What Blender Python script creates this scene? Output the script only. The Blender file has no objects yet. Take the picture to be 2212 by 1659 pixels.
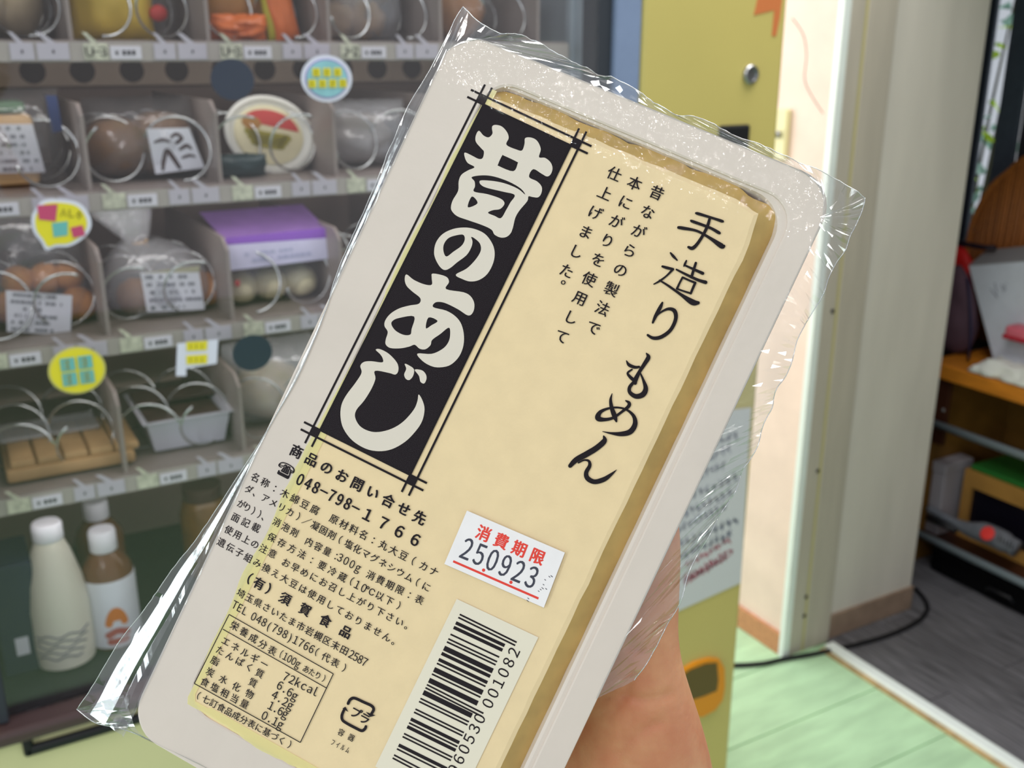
import bpy, bmesh, math, random
import numpy as np
from mathutils import Vector, Matrix, noise
random.seed(7)
S = bpy.context.scene
COL = S.collection

# ------------------------------------------------------------------ camera, sky, lamps, exposure
F, CX, CY = 2200.0, 1106.0, 829.5
PIT, YAW = math.radians(18.1), math.radians(29.5)
CAM = np.array([0.0, 0.0, 1.5])
FH = np.array([math.sin(YAW), math.cos(YAW), 0.0])
RT = np.array([math.cos(YAW), -math.sin(YAW), 0.0])
ZZ = np.array([0.0, 0.0, 1.0])
FW = FH * math.cos(PIT) - ZZ * math.sin(PIT)
UP = FH * math.sin(PIT) + ZZ * math.cos(PIT)

cd = bpy.data.cameras.new('camera')
cd.sensor_fit = 'HORIZONTAL'
cd.sensor_width = 36.0
cd.lens = 36.0 * F / 2212.0
cd.clip_start = 0.01
cd.dof.use_dof = True
cd.dof.focus_distance = 0.231
cd.dof.aperture_fstop = 27.0
cam = bpy.data.objects.new('camera', cd)
COL.objects.link(cam)
cam.location = CAM
cam.rotation_euler = (math.pi / 2 - PIT, 0, -YAW)
S.camera = cam

w = bpy.data.worlds.new('sky')
S.world = w
w.use_nodes = True
bg = w.node_tree.nodes['Background']
bg.inputs[0].default_value = (0.92, 0.95, 1.0, 1)
bg.inputs[1].default_value = 0.66
S.view_settings.view_transform = 'Standard'
S.view_settings.look = 'None'
S.view_settings.exposure = 0.0
S.view_settings.gamma = 1.0
S.view_settings.use_curve_mapping = False


def area(name, loc, target, sx, sy, energy, color=(1, 1, 1), along=None):
    l = bpy.data.lights.new(name, 'AREA')
    l.shape = 'RECTANGLE'
    l.size, l.size_y = sx, sy
    l.energy = energy
    l.color = color
    o = bpy.data.objects.new(name, l)
    COL.objects.link(o)
    o.location = loc
    d = Vector(target) - Vector(loc)
    o.rotation_euler = d.to_track_quat('-Z', 'Y').to_euler()
    if along:                                  # the lamp's long side runs this way
        z = -d.normalized()
        x = Vector(along)
        x = (x - z * x.dot(z)).normalized()
        o.rotation_euler = Matrix((x, z.cross(x), z)).transposed().to_euler()
    return o


area('floor_fill', (1.35, 0.75, 2.9), (1.45, 1.15, 0), 1.3, 1.0, 34, (1, 0.99, 0.96))  # added overhead fill that lifts the green floor
area('salmon_wall_fill', (0.75, 2.75, 1.45), (1.75, 1.75, 0.95), 1.3, 1.9, 30, (1.0, 0.98, 0.97))  # unseen fill added behind the machine to brighten the salmon wall
area('film_glint_lamp', (-0.90, -0.86, 2.68), (0.1, 0.3, 1.4), 0.62, 0.045, 8, (1, 0.98, 0.95), (0.36, -0.52, -0.19))  # added lamp, set where the top of the lid film mirrors it as glints
area('shrub_fill', (3.3, 1.2, 3.4), (3.65, 2.72, 1.2), 0.6, 0.6, 60, (1.0, 0.98, 0.9))  # added lamp that brightens the shrub leaves
area('film_ridge_fill', (-1.35, 0.25, 1.55), (0.3, 0.6, 1.3), 0.20, 2.0, 9, (0.86, 0.97, 1.0))  # added upright strip that gives the loose film its bright ridge
for zl in (1.790, 1.484, 1.317, 1.142, 0.960):
    area('cabinet_led', (0.39, 1.300, zl), (0.39, 1.62, zl - 0.13), 0.74, 0.012, 0.30, (1.0, 0.96, 0.92))

# ------------------------------------------------------------------ helpers


def ray(px, py):
    return FW + RT * ((px - CX) / F) + UP * ((CY - py) / F)


def P(px, py, ax, val):
    """point where the sight line through (px,py) meets the plane coordinate[ax]=val"""
    d = ray(px, py)
    return CAM + d * ((val - CAM[ax]) / d[ax])


def D(px, py, depth):
    return CAM + ray(px, py) * depth


def lin(c):
    return tuple((v / 255 / 12.92) if v / 255 <= 0.04045 else ((v / 255 + 0.055) / 1.055) ** 2.4 for v in c)


def setin(n, names, v):
    for k in names:
        if k in n.inputs:
            n.inputs[k].default_value = v
            return


MATS = {}


def mat(name, rgb, rough=0.6, spec=0.4, metal=0.0, var=0.0, vscale=30.0, bump=0.0, bscale=200.0, alpha=1.0, emit=0.0, sss=0.0,
        stretch=None, rnd=0.0, rgb2=None, bdist=0.002):
    if name in MATS:
        return MATS[name]
    m = bpy.data.materials.new(name)
    m.use_nodes = True
    nt = m.node_tree
    b = nt.nodes['Principled BSDF']
    c = lin(rgb) + (1,)
    b.inputs['Base Color'].default_value = c
    b.inputs['Roughness'].default_value = rough
    b.inputs['Metallic'].default_value = metal
    setin(b, ('Specular IOR Level', 'Specular'), spec)
    if sss:
        setin(b, ('Subsurface Weight',), sss)
        b.inputs['Subsurface Radius'].default_value = (1.0, 0.45, 0.2)
        b.inputs['Subsurface Scale'].default_value = 0.006
    if emit:
        b.inputs['Emission Color'].default_value = c
        b.inputs['Emission Strength'].default_value = emit
    if alpha < 1:
        b.inputs['Alpha'].default_value = alpha
    tc = nt.nodes.new('ShaderNodeTexCoord')
    src = tc.outputs['Object']
    if stretch:
        mp = nt.nodes.new('ShaderNodeMapping')
        mp.inputs['Scale'].default_value = stretch
        nt.links.new(src, mp.inputs[0])
        src = mp.outputs[0]
    colsock = None
    if var:
        nz = nt.nodes.new('ShaderNodeTexNoise')
        nz.inputs['Scale'].default_value = vscale
        nz.inputs['Detail'].default_value = 5
        nt.links.new(src, nz.inputs['Vector'])
        mx = nt.nodes.new('ShaderNodeMix')
        mx.data_type = 'RGBA'
        d2 = lin(rgb2) if rgb2 else tuple(v * (1 - var) for v in c[:3])
        u2 = c[:3] if rgb2 else tuple(min(1, v * (1 + var)) for v in c[:3])
        mx.inputs[6].default_value = d2 + (1,)
        mx.inputs[7].default_value = u2 + (1,)
        ramp = nt.nodes.new('ShaderNodeMapRange')
        ramp.inputs[1].default_value = 0.35
        ramp.inputs[2].default_value = 0.65
        nt.links.new(nz.outputs[0], ramp.inputs[0])
        nt.links.new(ramp.outputs[0], mx.inputs[0])
        colsock = mx.outputs[2]
    if rnd:
        oi = nt.nodes.new('ShaderNodeObjectInfo')
        mr = nt.nodes.new('ShaderNodeMapRange')
        mr.inputs[3].default_value = 1 - rnd
        mr.inputs[4].default_value = 1 + rnd
        nt.links.new(oi.outputs['Random'], mr.inputs[0])
        hs = nt.nodes.new('ShaderNodeHueSaturation')
        nt.links.new(mr.outputs[0], hs.inputs['Value'])
        if colsock:
            nt.links.new(colsock, hs.inputs['Color'])
        else:
            hs.inputs['Color'].default_value = c
        colsock = hs.outputs[0]
    if colsock:
        nt.links.new(colsock, b.inputs['Base Color'])
    if bump:
        n2 = nt.nodes.new('ShaderNodeTexNoise')
        n2.inputs['Scale'].default_value = bscale
        n2.inputs['Detail'].default_value = 4
        nt.links.new(src, n2.inputs['Vector'])
        bp = nt.nodes.new('ShaderNodeBump')
        bp.inputs['Strength'].default_value = bump
        bp.inputs['Distance'].default_value = bdist
        nt.links.new(n2.outputs[0], bp.inputs['Height'])
        nt.links.new(bp.outputs[0], b.inputs['Normal'])
    MATS[name] = m
    return m


def clear(name, tint=(1, 1, 1), refl=0.06, rough=0.05, bump=0.0, bscale=60.0, edge=0.35, milky=0.0, bdist=0.002, mask=None):
    """thin clear plastic / glass: lets light through, with a glossy skin that grows towards grazing angles"""
    if name in MATS:
        return MATS[name]
    m = bpy.data.materials.new(name)
    m.use_nodes = True
    nt = m.node_tree
    nt.nodes.clear()
    out = nt.nodes.new('ShaderNodeOutputMaterial')
    tr = nt.nodes.new('ShaderNodeBsdfTransparent')
    tr.inputs[0].default_value = tint + (1,)
    gl = nt.nodes.new('ShaderNodeBsdfGlossy')
    gl.inputs['Roughness'].default_value = rough
    lw = nt.nodes.new('ShaderNodeLayerWeight')
    lw.inputs[0].default_value = 0.35
    mr = nt.nodes.new('ShaderNodeMapRange')
    mr.inputs[3].default_value = refl
    mr.inputs[4].default_value = edge
    nt.links.new(lw.outputs['Facing'], mr.inputs[0])
    mx = nt.nodes.new('ShaderNodeMixShader')
    nt.links.new(mr.outputs[0], mx.inputs[0])
    base = tr.outputs[0]
    if milky:
        df = nt.nodes.new('ShaderNodeBsdfDiffuse')
        df.inputs[0].default_value = (0.8, 0.82, 0.85, 1)
        m0 = nt.nodes.new('ShaderNodeMixShader')
        m0.inputs[0].default_value = milky
        nt.links.new(tr.outputs[0], m0.inputs[1])
        nt.links.new(df.outputs[0], m0.inputs[2])
        base = m0.outputs[0]
    nt.links.new(base, mx.inputs[1])
    nt.links.new(gl.outputs[0], mx.inputs[2])
    nt.links.new(mx.outputs[0], out.inputs[0])
    if bump:
        tc = nt.nodes.new('ShaderNodeTexCoord')
        nz = nt.nodes.new('ShaderNodeTexNoise')
        nz.inputs['Scale'].default_value = bscale
        nz.inputs['Detail'].default_value = 3
        nt.links.new(tc.outputs['Object'], nz.inputs['Vector'])
        bp = nt.nodes.new('ShaderNodeBump')
        bp.inputs['Strength'].default_value = bump
        bp.inputs['Distance'].default_value = bdist
        hsock = nz.outputs[0]
        if mask:                              # wrinkles gathered along one end of the film
            sx = nt.nodes.new('ShaderNodeSeparateXYZ')
            nt.links.new(tc.outputs['Object'], sx.inputs[0])
            mk = nt.nodes.new('ShaderNodeMapRange')
            mk.inputs[1].default_value, mk.inputs[2].default_value = mask
            nt.links.new(sx.outputs[1], mk.inputs[0])
            ml = nt.nodes.new('ShaderNodeMath')
            ml.operation = 'MULTIPLY'
            nt.links.new(nz.outputs[0], ml.inputs[0])
            nt.links.new(mk.outputs[0], ml.inputs[1])
            hsock = ml.outputs[0]
        nt.links.new(hsock, bp.inputs['Height'])
        nt.links.new(bp.outputs[0], gl.inputs['Normal'])
    MATS[name] = m
    return m


class MB:
    """collects geometry for one mesh"""

    def __init__(s):
        s.v, s.f = [], []

    def add(s, verts, faces):
        n = len(s.v)
        s.v += [tuple(map(float, p)) for p in verts]
        s.f += [tuple(i + n for i in f) for f in faces]
        return s

    def box(s, lo, hi, bev=0.0):
        lo, hi = np.minimum(lo, hi), np.maximum(lo, hi)
        bm = bmesh.new()
        bmesh.ops.create_cube(bm, size=1)
        for v in bm.verts:
            v.co = Vector([(lo[i] + hi[i]) / 2 + v.co[i] * (hi[i] - lo[i]) for i in range(3)])
        if bev:
            bmesh.ops.bevel(bm, geom=list(bm.edges), offset=bev, segments=2, affect='EDGES', profile=0.5)
        return s.bm(bm)

    def bm(s, bm):
        bm.verts.index_update()
        s.add([v.co for v in bm.verts], [[v.index for v in f.verts] for f in bm.faces])
        bm.free()
        return s

    def tube(s, pts, r, n=8, cap=True):
        pts = [Vector(p) for p in pts]
        rs = r if isinstance(r, (list, tuple)) else [r] * len(pts)
        V, Fc = [], []
        up = Vector((0.13, 0.21, 0.97))
        for i, p in enumerate(pts):
            t = (pts[min(i + 1, len(pts) - 1)] - pts[max(i - 1, 0)]).normalized()
            a = t.cross(up)
            if a.length < 1e-3:
                a = t.cross(Vector((1, 0, 0)))
            a.normalize()
            b = t.cross(a).normalized()
            up = -b if b.dot(up) < 0 else b
            for k in range(n):
                an = 2 * math.pi * k / n
                V.append(p + (a * math.cos(an) + up * math.sin(an)) * rs[i])
        for i in range(len(pts) - 1):
            for k in range(n):
                Fc.append((i * n + k, i * n + (k + 1) % n, (i + 1) * n + (k + 1) % n, (i + 1) * n + k))
        if cap:
            Fc.append(tuple(range(n))[::-1])
            Fc.append(tuple(range((len(pts) - 1) * n, len(pts) * n)))
        return s.add(V, Fc)

    def lathe(s, prof, c, n=28, axis='z', sx=1, sy=1):
        V, Fc = [], []
        for (r, z) in prof:
            for k in range(n):
                a = 2 * math.pi * k / n
                q = (r * math.cos(a) * sx, r * math.sin(a) * sy, z)
                if axis == 'y':
                    q = (q[0], q[2], q[1])
                V.append((c[0] + q[0], c[1] + q[1], c[2] + q[2]))
        m = len(prof)
        for i in range(m - 1):
            for k in range(n):
                Fc.append((i * n + k, i * n + (k + 1) % n, (i + 1) * n + (k + 1) % n, (i + 1) * n + k))
        Fc.append(tuple(range(n))[::-1])
        Fc.append(tuple(range((m - 1) * n, m * n)))
        return s.add(V, Fc)

    def blob(s, c, r, jit=0.0, fr=6.0, sub=3, seed=0, power=1.0):
        bm = bmesh.new()
        bmesh.ops.create_icosphere(bm, subdivisions=sub, radius=1)
        for v in bm.verts:
            q = v.co.copy()
            if power != 1.0:
                q = Vector([math.copysign(abs(a) ** power, a) for a in q])
            k = 1 + jit * noise.noise(q * fr * 0.5 + Vector((seed * 7.1, seed * 3.3, 0)))
            v.co = Vector([c[i] + q[i] * r[i] * k for i in range(3)])
        return s.bm(bm)

    def prism(s, poly, z0, z1):
        """poly: list of 3-D points of a planar outline, shifted by z0 / z1 vectors"""
        n = len(poly)
        a = [np.array(p) + z0 for p in poly]
        b = [np.array(p) + z1 for p in poly]
        return s.add(a + b, [tuple(range(n))[::-1], tuple(range(n, 2 * n))] +
                     [(i, (i + 1) % n, n + (i + 1) % n, n + i) for i in range(n)])

    def xform(s, M):
        s.v = [tuple(M @ Vector(p)) for p in s.v]
        return s

    def build(s, name, m, parent=None, smooth=False, fixn=True, world=True, angle=None):
        me = bpy.data.meshes.new(name)
        off = parent_world(parent) if (parent is not None and world) else Vector((0, 0, 0))
        me.from_pydata([tuple(Vector(p) - off) for p in s.v], [], s.f)
        if fixn:
            bm = bmesh.new()
            bm.from_mesh(me)
            bmesh.ops.recalc_face_normals(bm, faces=bm.faces)
            bm.to_mesh(me)
            bm.free()
        me.materials.append(m)
        if smooth:
            me.polygons.foreach_set('use_smooth', [True] * len(me.polygons))
            if angle and hasattr(me, 'set_sharp_from_angle'):
                me.set_sharp_from_angle(angle=math.radians(angle))
        o = bpy.data.objects.new(name, me)
        COL.objects.link(o)
        if parent is not None:
            o.parent = parent
        return o


def parent_world(p):
    v = Vector((0, 0, 0))
    while p is not None:
        v += p.location
        p = p.parent
    return v


def tag(o, label, cat, group=None, kind=None):
    o['label'] = label
    o['category'] = cat
    if group:
        o['group'] = group
    if kind:
        o['kind'] = kind
    return o


def thing(name, label, cat, loc, group=None):
    o = bpy.data.objects.new(name, None)
    o.empty_display_size = 0.02
    COL.objects.link(o)
    o.location = Vector(loc)
    return tag(o, label, cat, group)


def struct(o):
    o['kind'] = 'structure'
    return o


def copy_part(o, parent, dloc):
    c = o.copy()
    COL.objects.link(c)
    c.parent = parent
    c.location = o.location + Vector(dloc)
    return c


def catmull(pts, n=6, closed=False):
    pts = [np.array(p, float) for p in pts]
    m = len(pts)
    out = []
    rng = range(m) if closed else range(m - 1)
    for i in rng:
        g = (lambda k: pts[k % m]) if closed else (lambda k: pts[min(max(k, 0), m - 1)])
        p0, p1, p2, p3 = g(i - 1), g(i), g(i + 1), g(i + 2)
        for j in range(n):
            t = j / n
            out.append(0.5 * (2 * p1 + (p2 - p0) * t + (2 * p0 - 5 * p1 + 4 * p2 - p3) * t * t + (3 * p1 - p0 - 3 * p2 + p3) * t ** 3))
    if not closed:
        out.append(pts[-1])
    return out


# ------------------------------------------------------------------ glyphs (Blender's own built-in font)
ALLTEXT = ('昔ながらの製法で本にがりを使用して仕上げました。商品のお問い合せ先048-798-1766名称：木綿豆腐原材料名：丸大豆（カナダ、アメリカ）'
           '／凝固剤塩化マグネシウムがり消泡剤内容量300g消費期限表面記載保存方法要冷蔵10℃以下使用上の注意お早めにお召し上がり下さい遺伝子組み換え大豆は使用'
           'しておりません有須賀食品埼玉県さいたま市岩槻区末田2587TEL()代表栄養成分表あたりエネルギーたんぱく質脂炭水化物食塩相当量72kcal.七訂に基づく'
           'プラ容器フイルムU-J¥国☎')
GLY = {}
FULL = {ord(c): ord(c) + 0xFEE0 for c in '0123456789-TELkcalgUJ.'}


def make_glyphs():
    specs = [(ch, 0.0) for ch in set(ALLTEXT.translate(FULL)) | set(ALLTEXT)]
    objs = []
    for ch, off in specs:
        if ch == ' ':
            continue
        c = bpy.data.curves.new('glyph', 'FONT')
        c.body = ch
        c.resolution_u = 3
        c.offset = off
        o = bpy.data.objects.new('glyph', c)
        COL.objects.link(o)
        objs.append((ch, off, o, c))
    dg = bpy.context.evaluated_depsgraph_get()
    dg.update()
    for ch, off, o, c in objs:
        ev = o.evaluated_get(dg)
        me = ev.to_mesh()
        V = np.array([v.co[:2] for v in me.vertices]) if len(me.vertices) else np.zeros((0, 2))
        Fc = [tuple(p.vertices) for p in me.polygons]
        GLY[(ch, off)] = (V, Fc)
        ev.to_mesh_clear()
    for ch, off, o, c in objs:
        bpy.data.objects.remove(o)
        bpy.data.curves.remove(c)


make_glyphs()
KV = GLY[('国', 0.0)][0]
KC = (KV.min(0) + KV.max(0)) / 2          # centre of the full-width square
KH = (KV.max(0) - KV.min(0))[1]           # its height
HALF = set('0123456789-()TELkcalgUJ.¥')


def glyph(ch, size, off=0.0, xs=1.0):
    """glyph centred on its own square; size = height of a kanji (or of a digit)"""
    half = ch in HALF
    ch = ch.translate(FULL)
    V, Fc = GLY[(ch, 0.0)]
    if len(V) == 0:
        return V, Fc
    if half:
        dv = GLY[('０', 0.0)][0]
        k = size / (dv.max(0) - dv.min(0))[1]
        c = np.array([(V[:, 0].min() + V[:, 0].max()) / 2, (dv[:, 1].min() + dv[:, 1].max()) / 2])
    else:
        k = size / KH
        c = KC
        if ch in '（）℃：／☎':
            c = np.array([(V[:, 0].min() + V[:, 0].max()) / 2, KC[1]])
    q = (V - c) * k
    q[:, 0] *= xs
    return q, Fc


def run(mb, text, p, q, size, off=0.0, xs=1.0, to=None, rot=0.0, z=0.0):
    """characters spread evenly with the first centred on p and the last on q (plane coordinates)"""
    p, q = np.array(p, float), np.array(q, float)
    n = len(text)
    ca, sa = math.cos(rot), math.sin(rot)
    for i, ch in enumerate(text):
        if ch in ' 　':
            continue
        c = p + (q - p) * (i / max(n - 1, 1))
        V, Fc = glyph(ch, size, 0.0, xs)
        d = (0.015 + off) * size
        for ie, (ex, ey) in enumerate(((-d, -d * 0.4), (d, d * 0.4)) if off < 0.005 else ((-d, -d * 0.5), (d, d * 0.5), (-d * 0.3, d * 0.6), (d * 0.3, -d * 0.6))):
            W2 = V + np.array((ex, ey))
            R2 = np.stack([W2[:, 0] * ca - W2[:, 1] * sa + c[0], W2[:, 0] * sa + W2[:, 1] * ca + c[1]], 1)
            mb.add([to(a[0], a[1], z + 0.003 * ie) for a in R2], Fc)
    return mb


def stroke(mb, pts, to, z=0.0, smooth=6):
    """brush stroke: points (x, y, width) in plane coordinates"""
    pts = catmull(pts, smooth) if smooth else [np.array(p, float) for p in pts]
    L, Rr = [], []
    for i, p in enumerate(pts):
        a, b = pts[max(i - 1, 0)][:2], pts[min(i + 1, len(pts) - 1)][:2]
        t = b - a
        t = t / (np.linalg.norm(t) + 1e-9)
        nn = np.array([-t[1], t[0]]) * max(p[2], 0.01) / 2
        L.append(p[:2] + nn)
        Rr.append(p[:2] - nn)
    m = len(pts)
    V = [to(a[0], a[1], z) for a in L] + [to(a[0], a[1], z) for a in Rr]
    mb.add(V, [(i, i + 1, m + i + 1, m + i) for i in range(m - 1)])
    # rounded ends
    for e in (0, m - 1):
        c, r = pts[e][:2], max(pts[e][2], 0.01) / 2
        ring = [to(c[0] + r * math.cos(a), c[1] + r * math.sin(a), z) for a in np.linspace(0, 2 * math.pi, 11)[:-1]]
        mb.add(ring, [tuple(range(10))])
    return mb


def filled(loops, to, z):
    """flat shape with holes from closed 2-D loops"""
    c = bpy.data.curves.new('outline', 'CURVE')
    c.dimensions = '2D'
    c.fill_mode = 'BOTH'
    for lp in loops:
        sp = c.splines.new('POLY')
        sp.points.add(len(lp) - 1)
        for k, a in enumerate(lp):
            sp.points[k].co = (a[0], a[1], 0, 1)
        sp.use_cyclic_u = True
    o = bpy.data.objects.new('outline', c)
    COL.objects.link(o)
    dg = bpy.context.evaluated_depsgraph_get()
    dg.update()
    ev = o.evaluated_get(dg)
    me = ev.to_mesh()
    V = [to(v.co[0], v.co[1], z) for v in me.vertices]
    Fc = [tuple(p.vertices) for p in me.polygons]
    ev.to_mesh_clear()
    bpy.data.objects.remove(o)
    bpy.data.curves.remove(c)
    return V, Fc


# ------------------------------------------------------------------ materials of the place
M_green = mat('green_floor_paint', (184, 220, 178), 0.55, 0.3, var=0.10, vscale=7, bump=0.25, bscale=40, rnd=0.03, stretch=(1, 4, 1))
M_floorbase = mat('floor_base', (168, 200, 160), 0.8)
M_grey = mat('grey_vinyl_plank', (100, 99, 103), 0.5, 0.4, var=0.38, vscale=16, stretch=(9, 0.5, 1), rnd=0.2, bump=0.1, bscale=80)
M_greybase = mat('grey_floor_base', (60, 60, 62), 0.8)
M_salmon = mat('salmon_plaster', (238, 214, 200), 0.8, 0.2, var=0.05, vscale=9, bump=0.15, bscale=120)
M_jamb = mat('aged_jamb_paint', (190, 182, 168), 0.5, 0.4, var=0.05, vscale=6, stretch=(6, 6, 0.6))
M_post = mat('beige_wall_sheet', (216, 210, 199), 0.6, 0.3, var=0.05, vscale=4, stretch=(3, 3, 0.5))
M_white = mat('white_metal_edge', (236, 244, 240), 0.35, 0.5, var=0.02, vscale=20)
M_woodbase = mat('baseboard_wood', (196, 138, 98), 0.5, 0.4, var=0.2, vscale=30, stretch=(3, 3, 12))
M_basegrey = mat('baseboard_brown', (150, 128, 110), 0.6, var=0.12, vscale=20)
M_dark = mat('dark_hole', (22, 20, 22), 0.6)
M_ceil = mat('ceiling_board', (190, 188, 180), 0.8, var=0.03)
M_indoor = mat('indoor_wall_dark', (92, 88, 86), 0.8, var=0.06, vscale=4)

# ------------------------------------------------------------------ floors
mb = MB().box((-5.0, -4.0, -0.05), (1.9, 7.0, -0.004))
floor = struct(mb.build('floor', M_floorbase))
pw = 0.205
for k in range(8):
    for (xa, xb) in ((-0.05, 1.02), (1.024, 1.852)):
        y0 = 0.62 + k * pw
        if k % 2:
            xa, xb = (xa, xb - 0.22) if xb < 1.1 else (xa - 0.22, xb)
        MB().box((xa, y0, -0.004), (xb, y0 + pw - 0.003, 0.0), 0.0008).build('plank', M_green, floor)
mb = MB().box((1.9, -0.2, -0.05), (3.3, 3.3, -0.004))
floor2 = struct(mb.build('floor', M_greybase))
pm = None
for i in range(12):
    for j in range(5):
        x0 = 1.902 + i * 0.098
        y0 = -0.1 + j * 0.72 - (i % 3) * 0.21
        if pm is None:
            pm = MB().box((x0, y0, -0.004), (x0 + 0.0965, y0 + 0.718, 0.0), 0.0008).build('plank', M_grey, floor2)
            base = (x0, y0)
        else:
            copy_part(pm, floor2, (x0 - base[0], y0 - base[1], 0))
tr = struct(MB().box((1.868, 0.3, 0.0), (1.900, 1.63, 0.014), 0.003).build('trim_1', M_white))
M_rust = mat('threshold_wood', (176, 150, 104), 0.6, var=0.25, vscale=20)
struct(MB().box((1.852, 0.3, -0.004), (1.868, 1.63, 0.004), 0.001).build('trim_2', M_rust))

# ------------------------------------------------------------------ the salmon wall, its corner, the beige end wall
wr = struct(MB().box((1.752, 1.666, 0), (1.90, 3.2, 2.5)).build('wall_right', M_salmon))
crk = MB()
M_crack = mat('plaster_crack', (84, 70, 60), 0.9)
for path in (((1712, 40), (1735, 75), (1742, 120), (1738, 170), (1752, 205), (1778, 245)),
             ((1722, 380), (1729, 420), (1720, 455))):
    pts = [P(a, b, 0, 1.7515) for a, b in path]
    pts = catmull(pts, 6)
    crk.tube(pts, 0.0008, 5)
crk.build('crack', M_crack, wr)
struct(MB().box((1.742, 1.666, 0), (1.752, 3.2, 0.062), 0.002).build('baseboard_right', M_woodbase))
struct(MB().box((1.7385, 1.648, 0), (1.7615, 1.666, 2.5), 0.003).build('trim_3', M_white))
jm = MB()
jm.box((1.762, 1.650, 0), (1.806, 1.665, 2.5), 0.002)
jm.box((1.815, 1.650, 0), (1.905, 1.665, 2.5), 0.002)
jm.box((1.770, 1.655, 0), (1.90, 1.665, 2.5))
jamb = struct(jm.build('trim_4', M_jamb))
M_line = mat('yellowed_seal', (190, 180, 126), 0.6)
MB().box((1.806, 1.6515, 0), (1.815, 1.66, 2.5)).build('seal', M_line, jamb)
for (a, b) in ((1798, 672), (1766, 1017), (1741, 1289), (1737, 1330)):
    c = P(a, b, 1, 1.650)
    MB().lathe([(0.0052, 0), (0.0052, -0.002), (0.002, -0.0028)], (c[0], c[1], c[2]), 12, 'y').build('screw', M_dark, jamb)
pw_ = MB().box((1.905, 1.664, 0), (2.232, 1.78, 2.5), 0.003)
wend = struct(pw_.build('wall_end', M_post))
struct(MB().box((1.907, 1.657, 0), (2.235, 1.664, 0.072), 0.002).build('baseboard_end', M_basegrey))

# indoor shell
struct(MB().box((2.90, 2.30, 0), (3.0, 3.3, 2.5)).build('wall_far', M_indoor))
struct(MB().box((2.90, -0.2, 0), (3.0, 1.30, 2.5)).build('wall_far', M_indoor))
struct(MB().box((2.90, 1.30, 0), (3.0, 2.30, 0.80)).build('wall_far', M_indoor))
struct(MB().box((2.90, 1.30, 2.1), (3.0, 2.30, 2.5)).build('wall_far', M_indoor))
struct(MB().box((1.9, 3.2, 0), (3.0, 3.3, 2.5)).build('wall_back', M_indoor))
struct(MB().box((1.9, -0.3, 0), (3.0, -0.2, 2.5)).build('wall_front', M_indoor))
struct(MB().box((1.76, -0.3, 2.5), (3.0, 3.3, 2.56)).build('ceiling', M_ceil))
struct(MB().box((1.87, -0.2, 2.05), (1.93, 1.65, 2.5)).build('wall_header', M_post))

# window: frame, mullions, one clear strip, dark screen
M_frame = mat('dark_blue_frame', (62, 70, 84), 0.45, 0.5, var=0.06)
M_frame2 = mat('blue_grey_frame', (88, 98, 112), 0.4, 0.5, var=0.06)
M_pane = clear('window_glass', (0.96, 0.98, 1.0), 0.04, 0.02)
wn = struct(MB().box((2.86, 1.27, 0.78), (2.94, 2.33, 0.83), 0.004).box((2.86, 1.27, 2.08), (2.94, 2.33, 2.13), 0.004)
            .box((2.862, 2.112, 0.83), (2.878, 2.33, 2.08), 0.004).box((2.86, 1.27, 0.83), (2.94, 1.32, 2.08), 0.004)
            .build('window_1', M_frame))
MB().box((2.862, 1.985, 0.83), (2.878, 2.056, 2.08), 0.003).build('mullion', M_frame2, wn)
MB().box((2.880, 2.046, 0.83), (2.884, 2.30, 2.08)).build('pane', M_pane, wn)
M_screen = mat('dark_screen', (58, 58, 62), 0.25, 0.6, var=0.25, vscale=6, stretch=(6, 6, 1))
MB().box((2.878, 1.32, 0.83), (2.89, 1.985, 2.08)).build('screen', M_screen, wn)

# foliage outside the window

def leafy(name, rgb):
    m = mat(name, rgb, 0.5, 0.3, rnd=0.2)
    nt = m.node_tree
    b = nt.nodes['Principled BSDF']
    tl = nt.nodes.new('ShaderNodeBsdfTranslucent')
    tl.inputs[0].default_value = lin(rgb) + (1,)
    mx = nt.nodes.new('ShaderNodeMixShader')
    mx.inputs[0].default_value = 0.5
    nt.links.new(b.outputs[0], mx.inputs[1])
    nt.links.new(tl.outputs[0], mx.inputs[2])
    nt.links.new(mx.outputs[0], nt.nodes['Material Output'].inputs[0])
    return m


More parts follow.
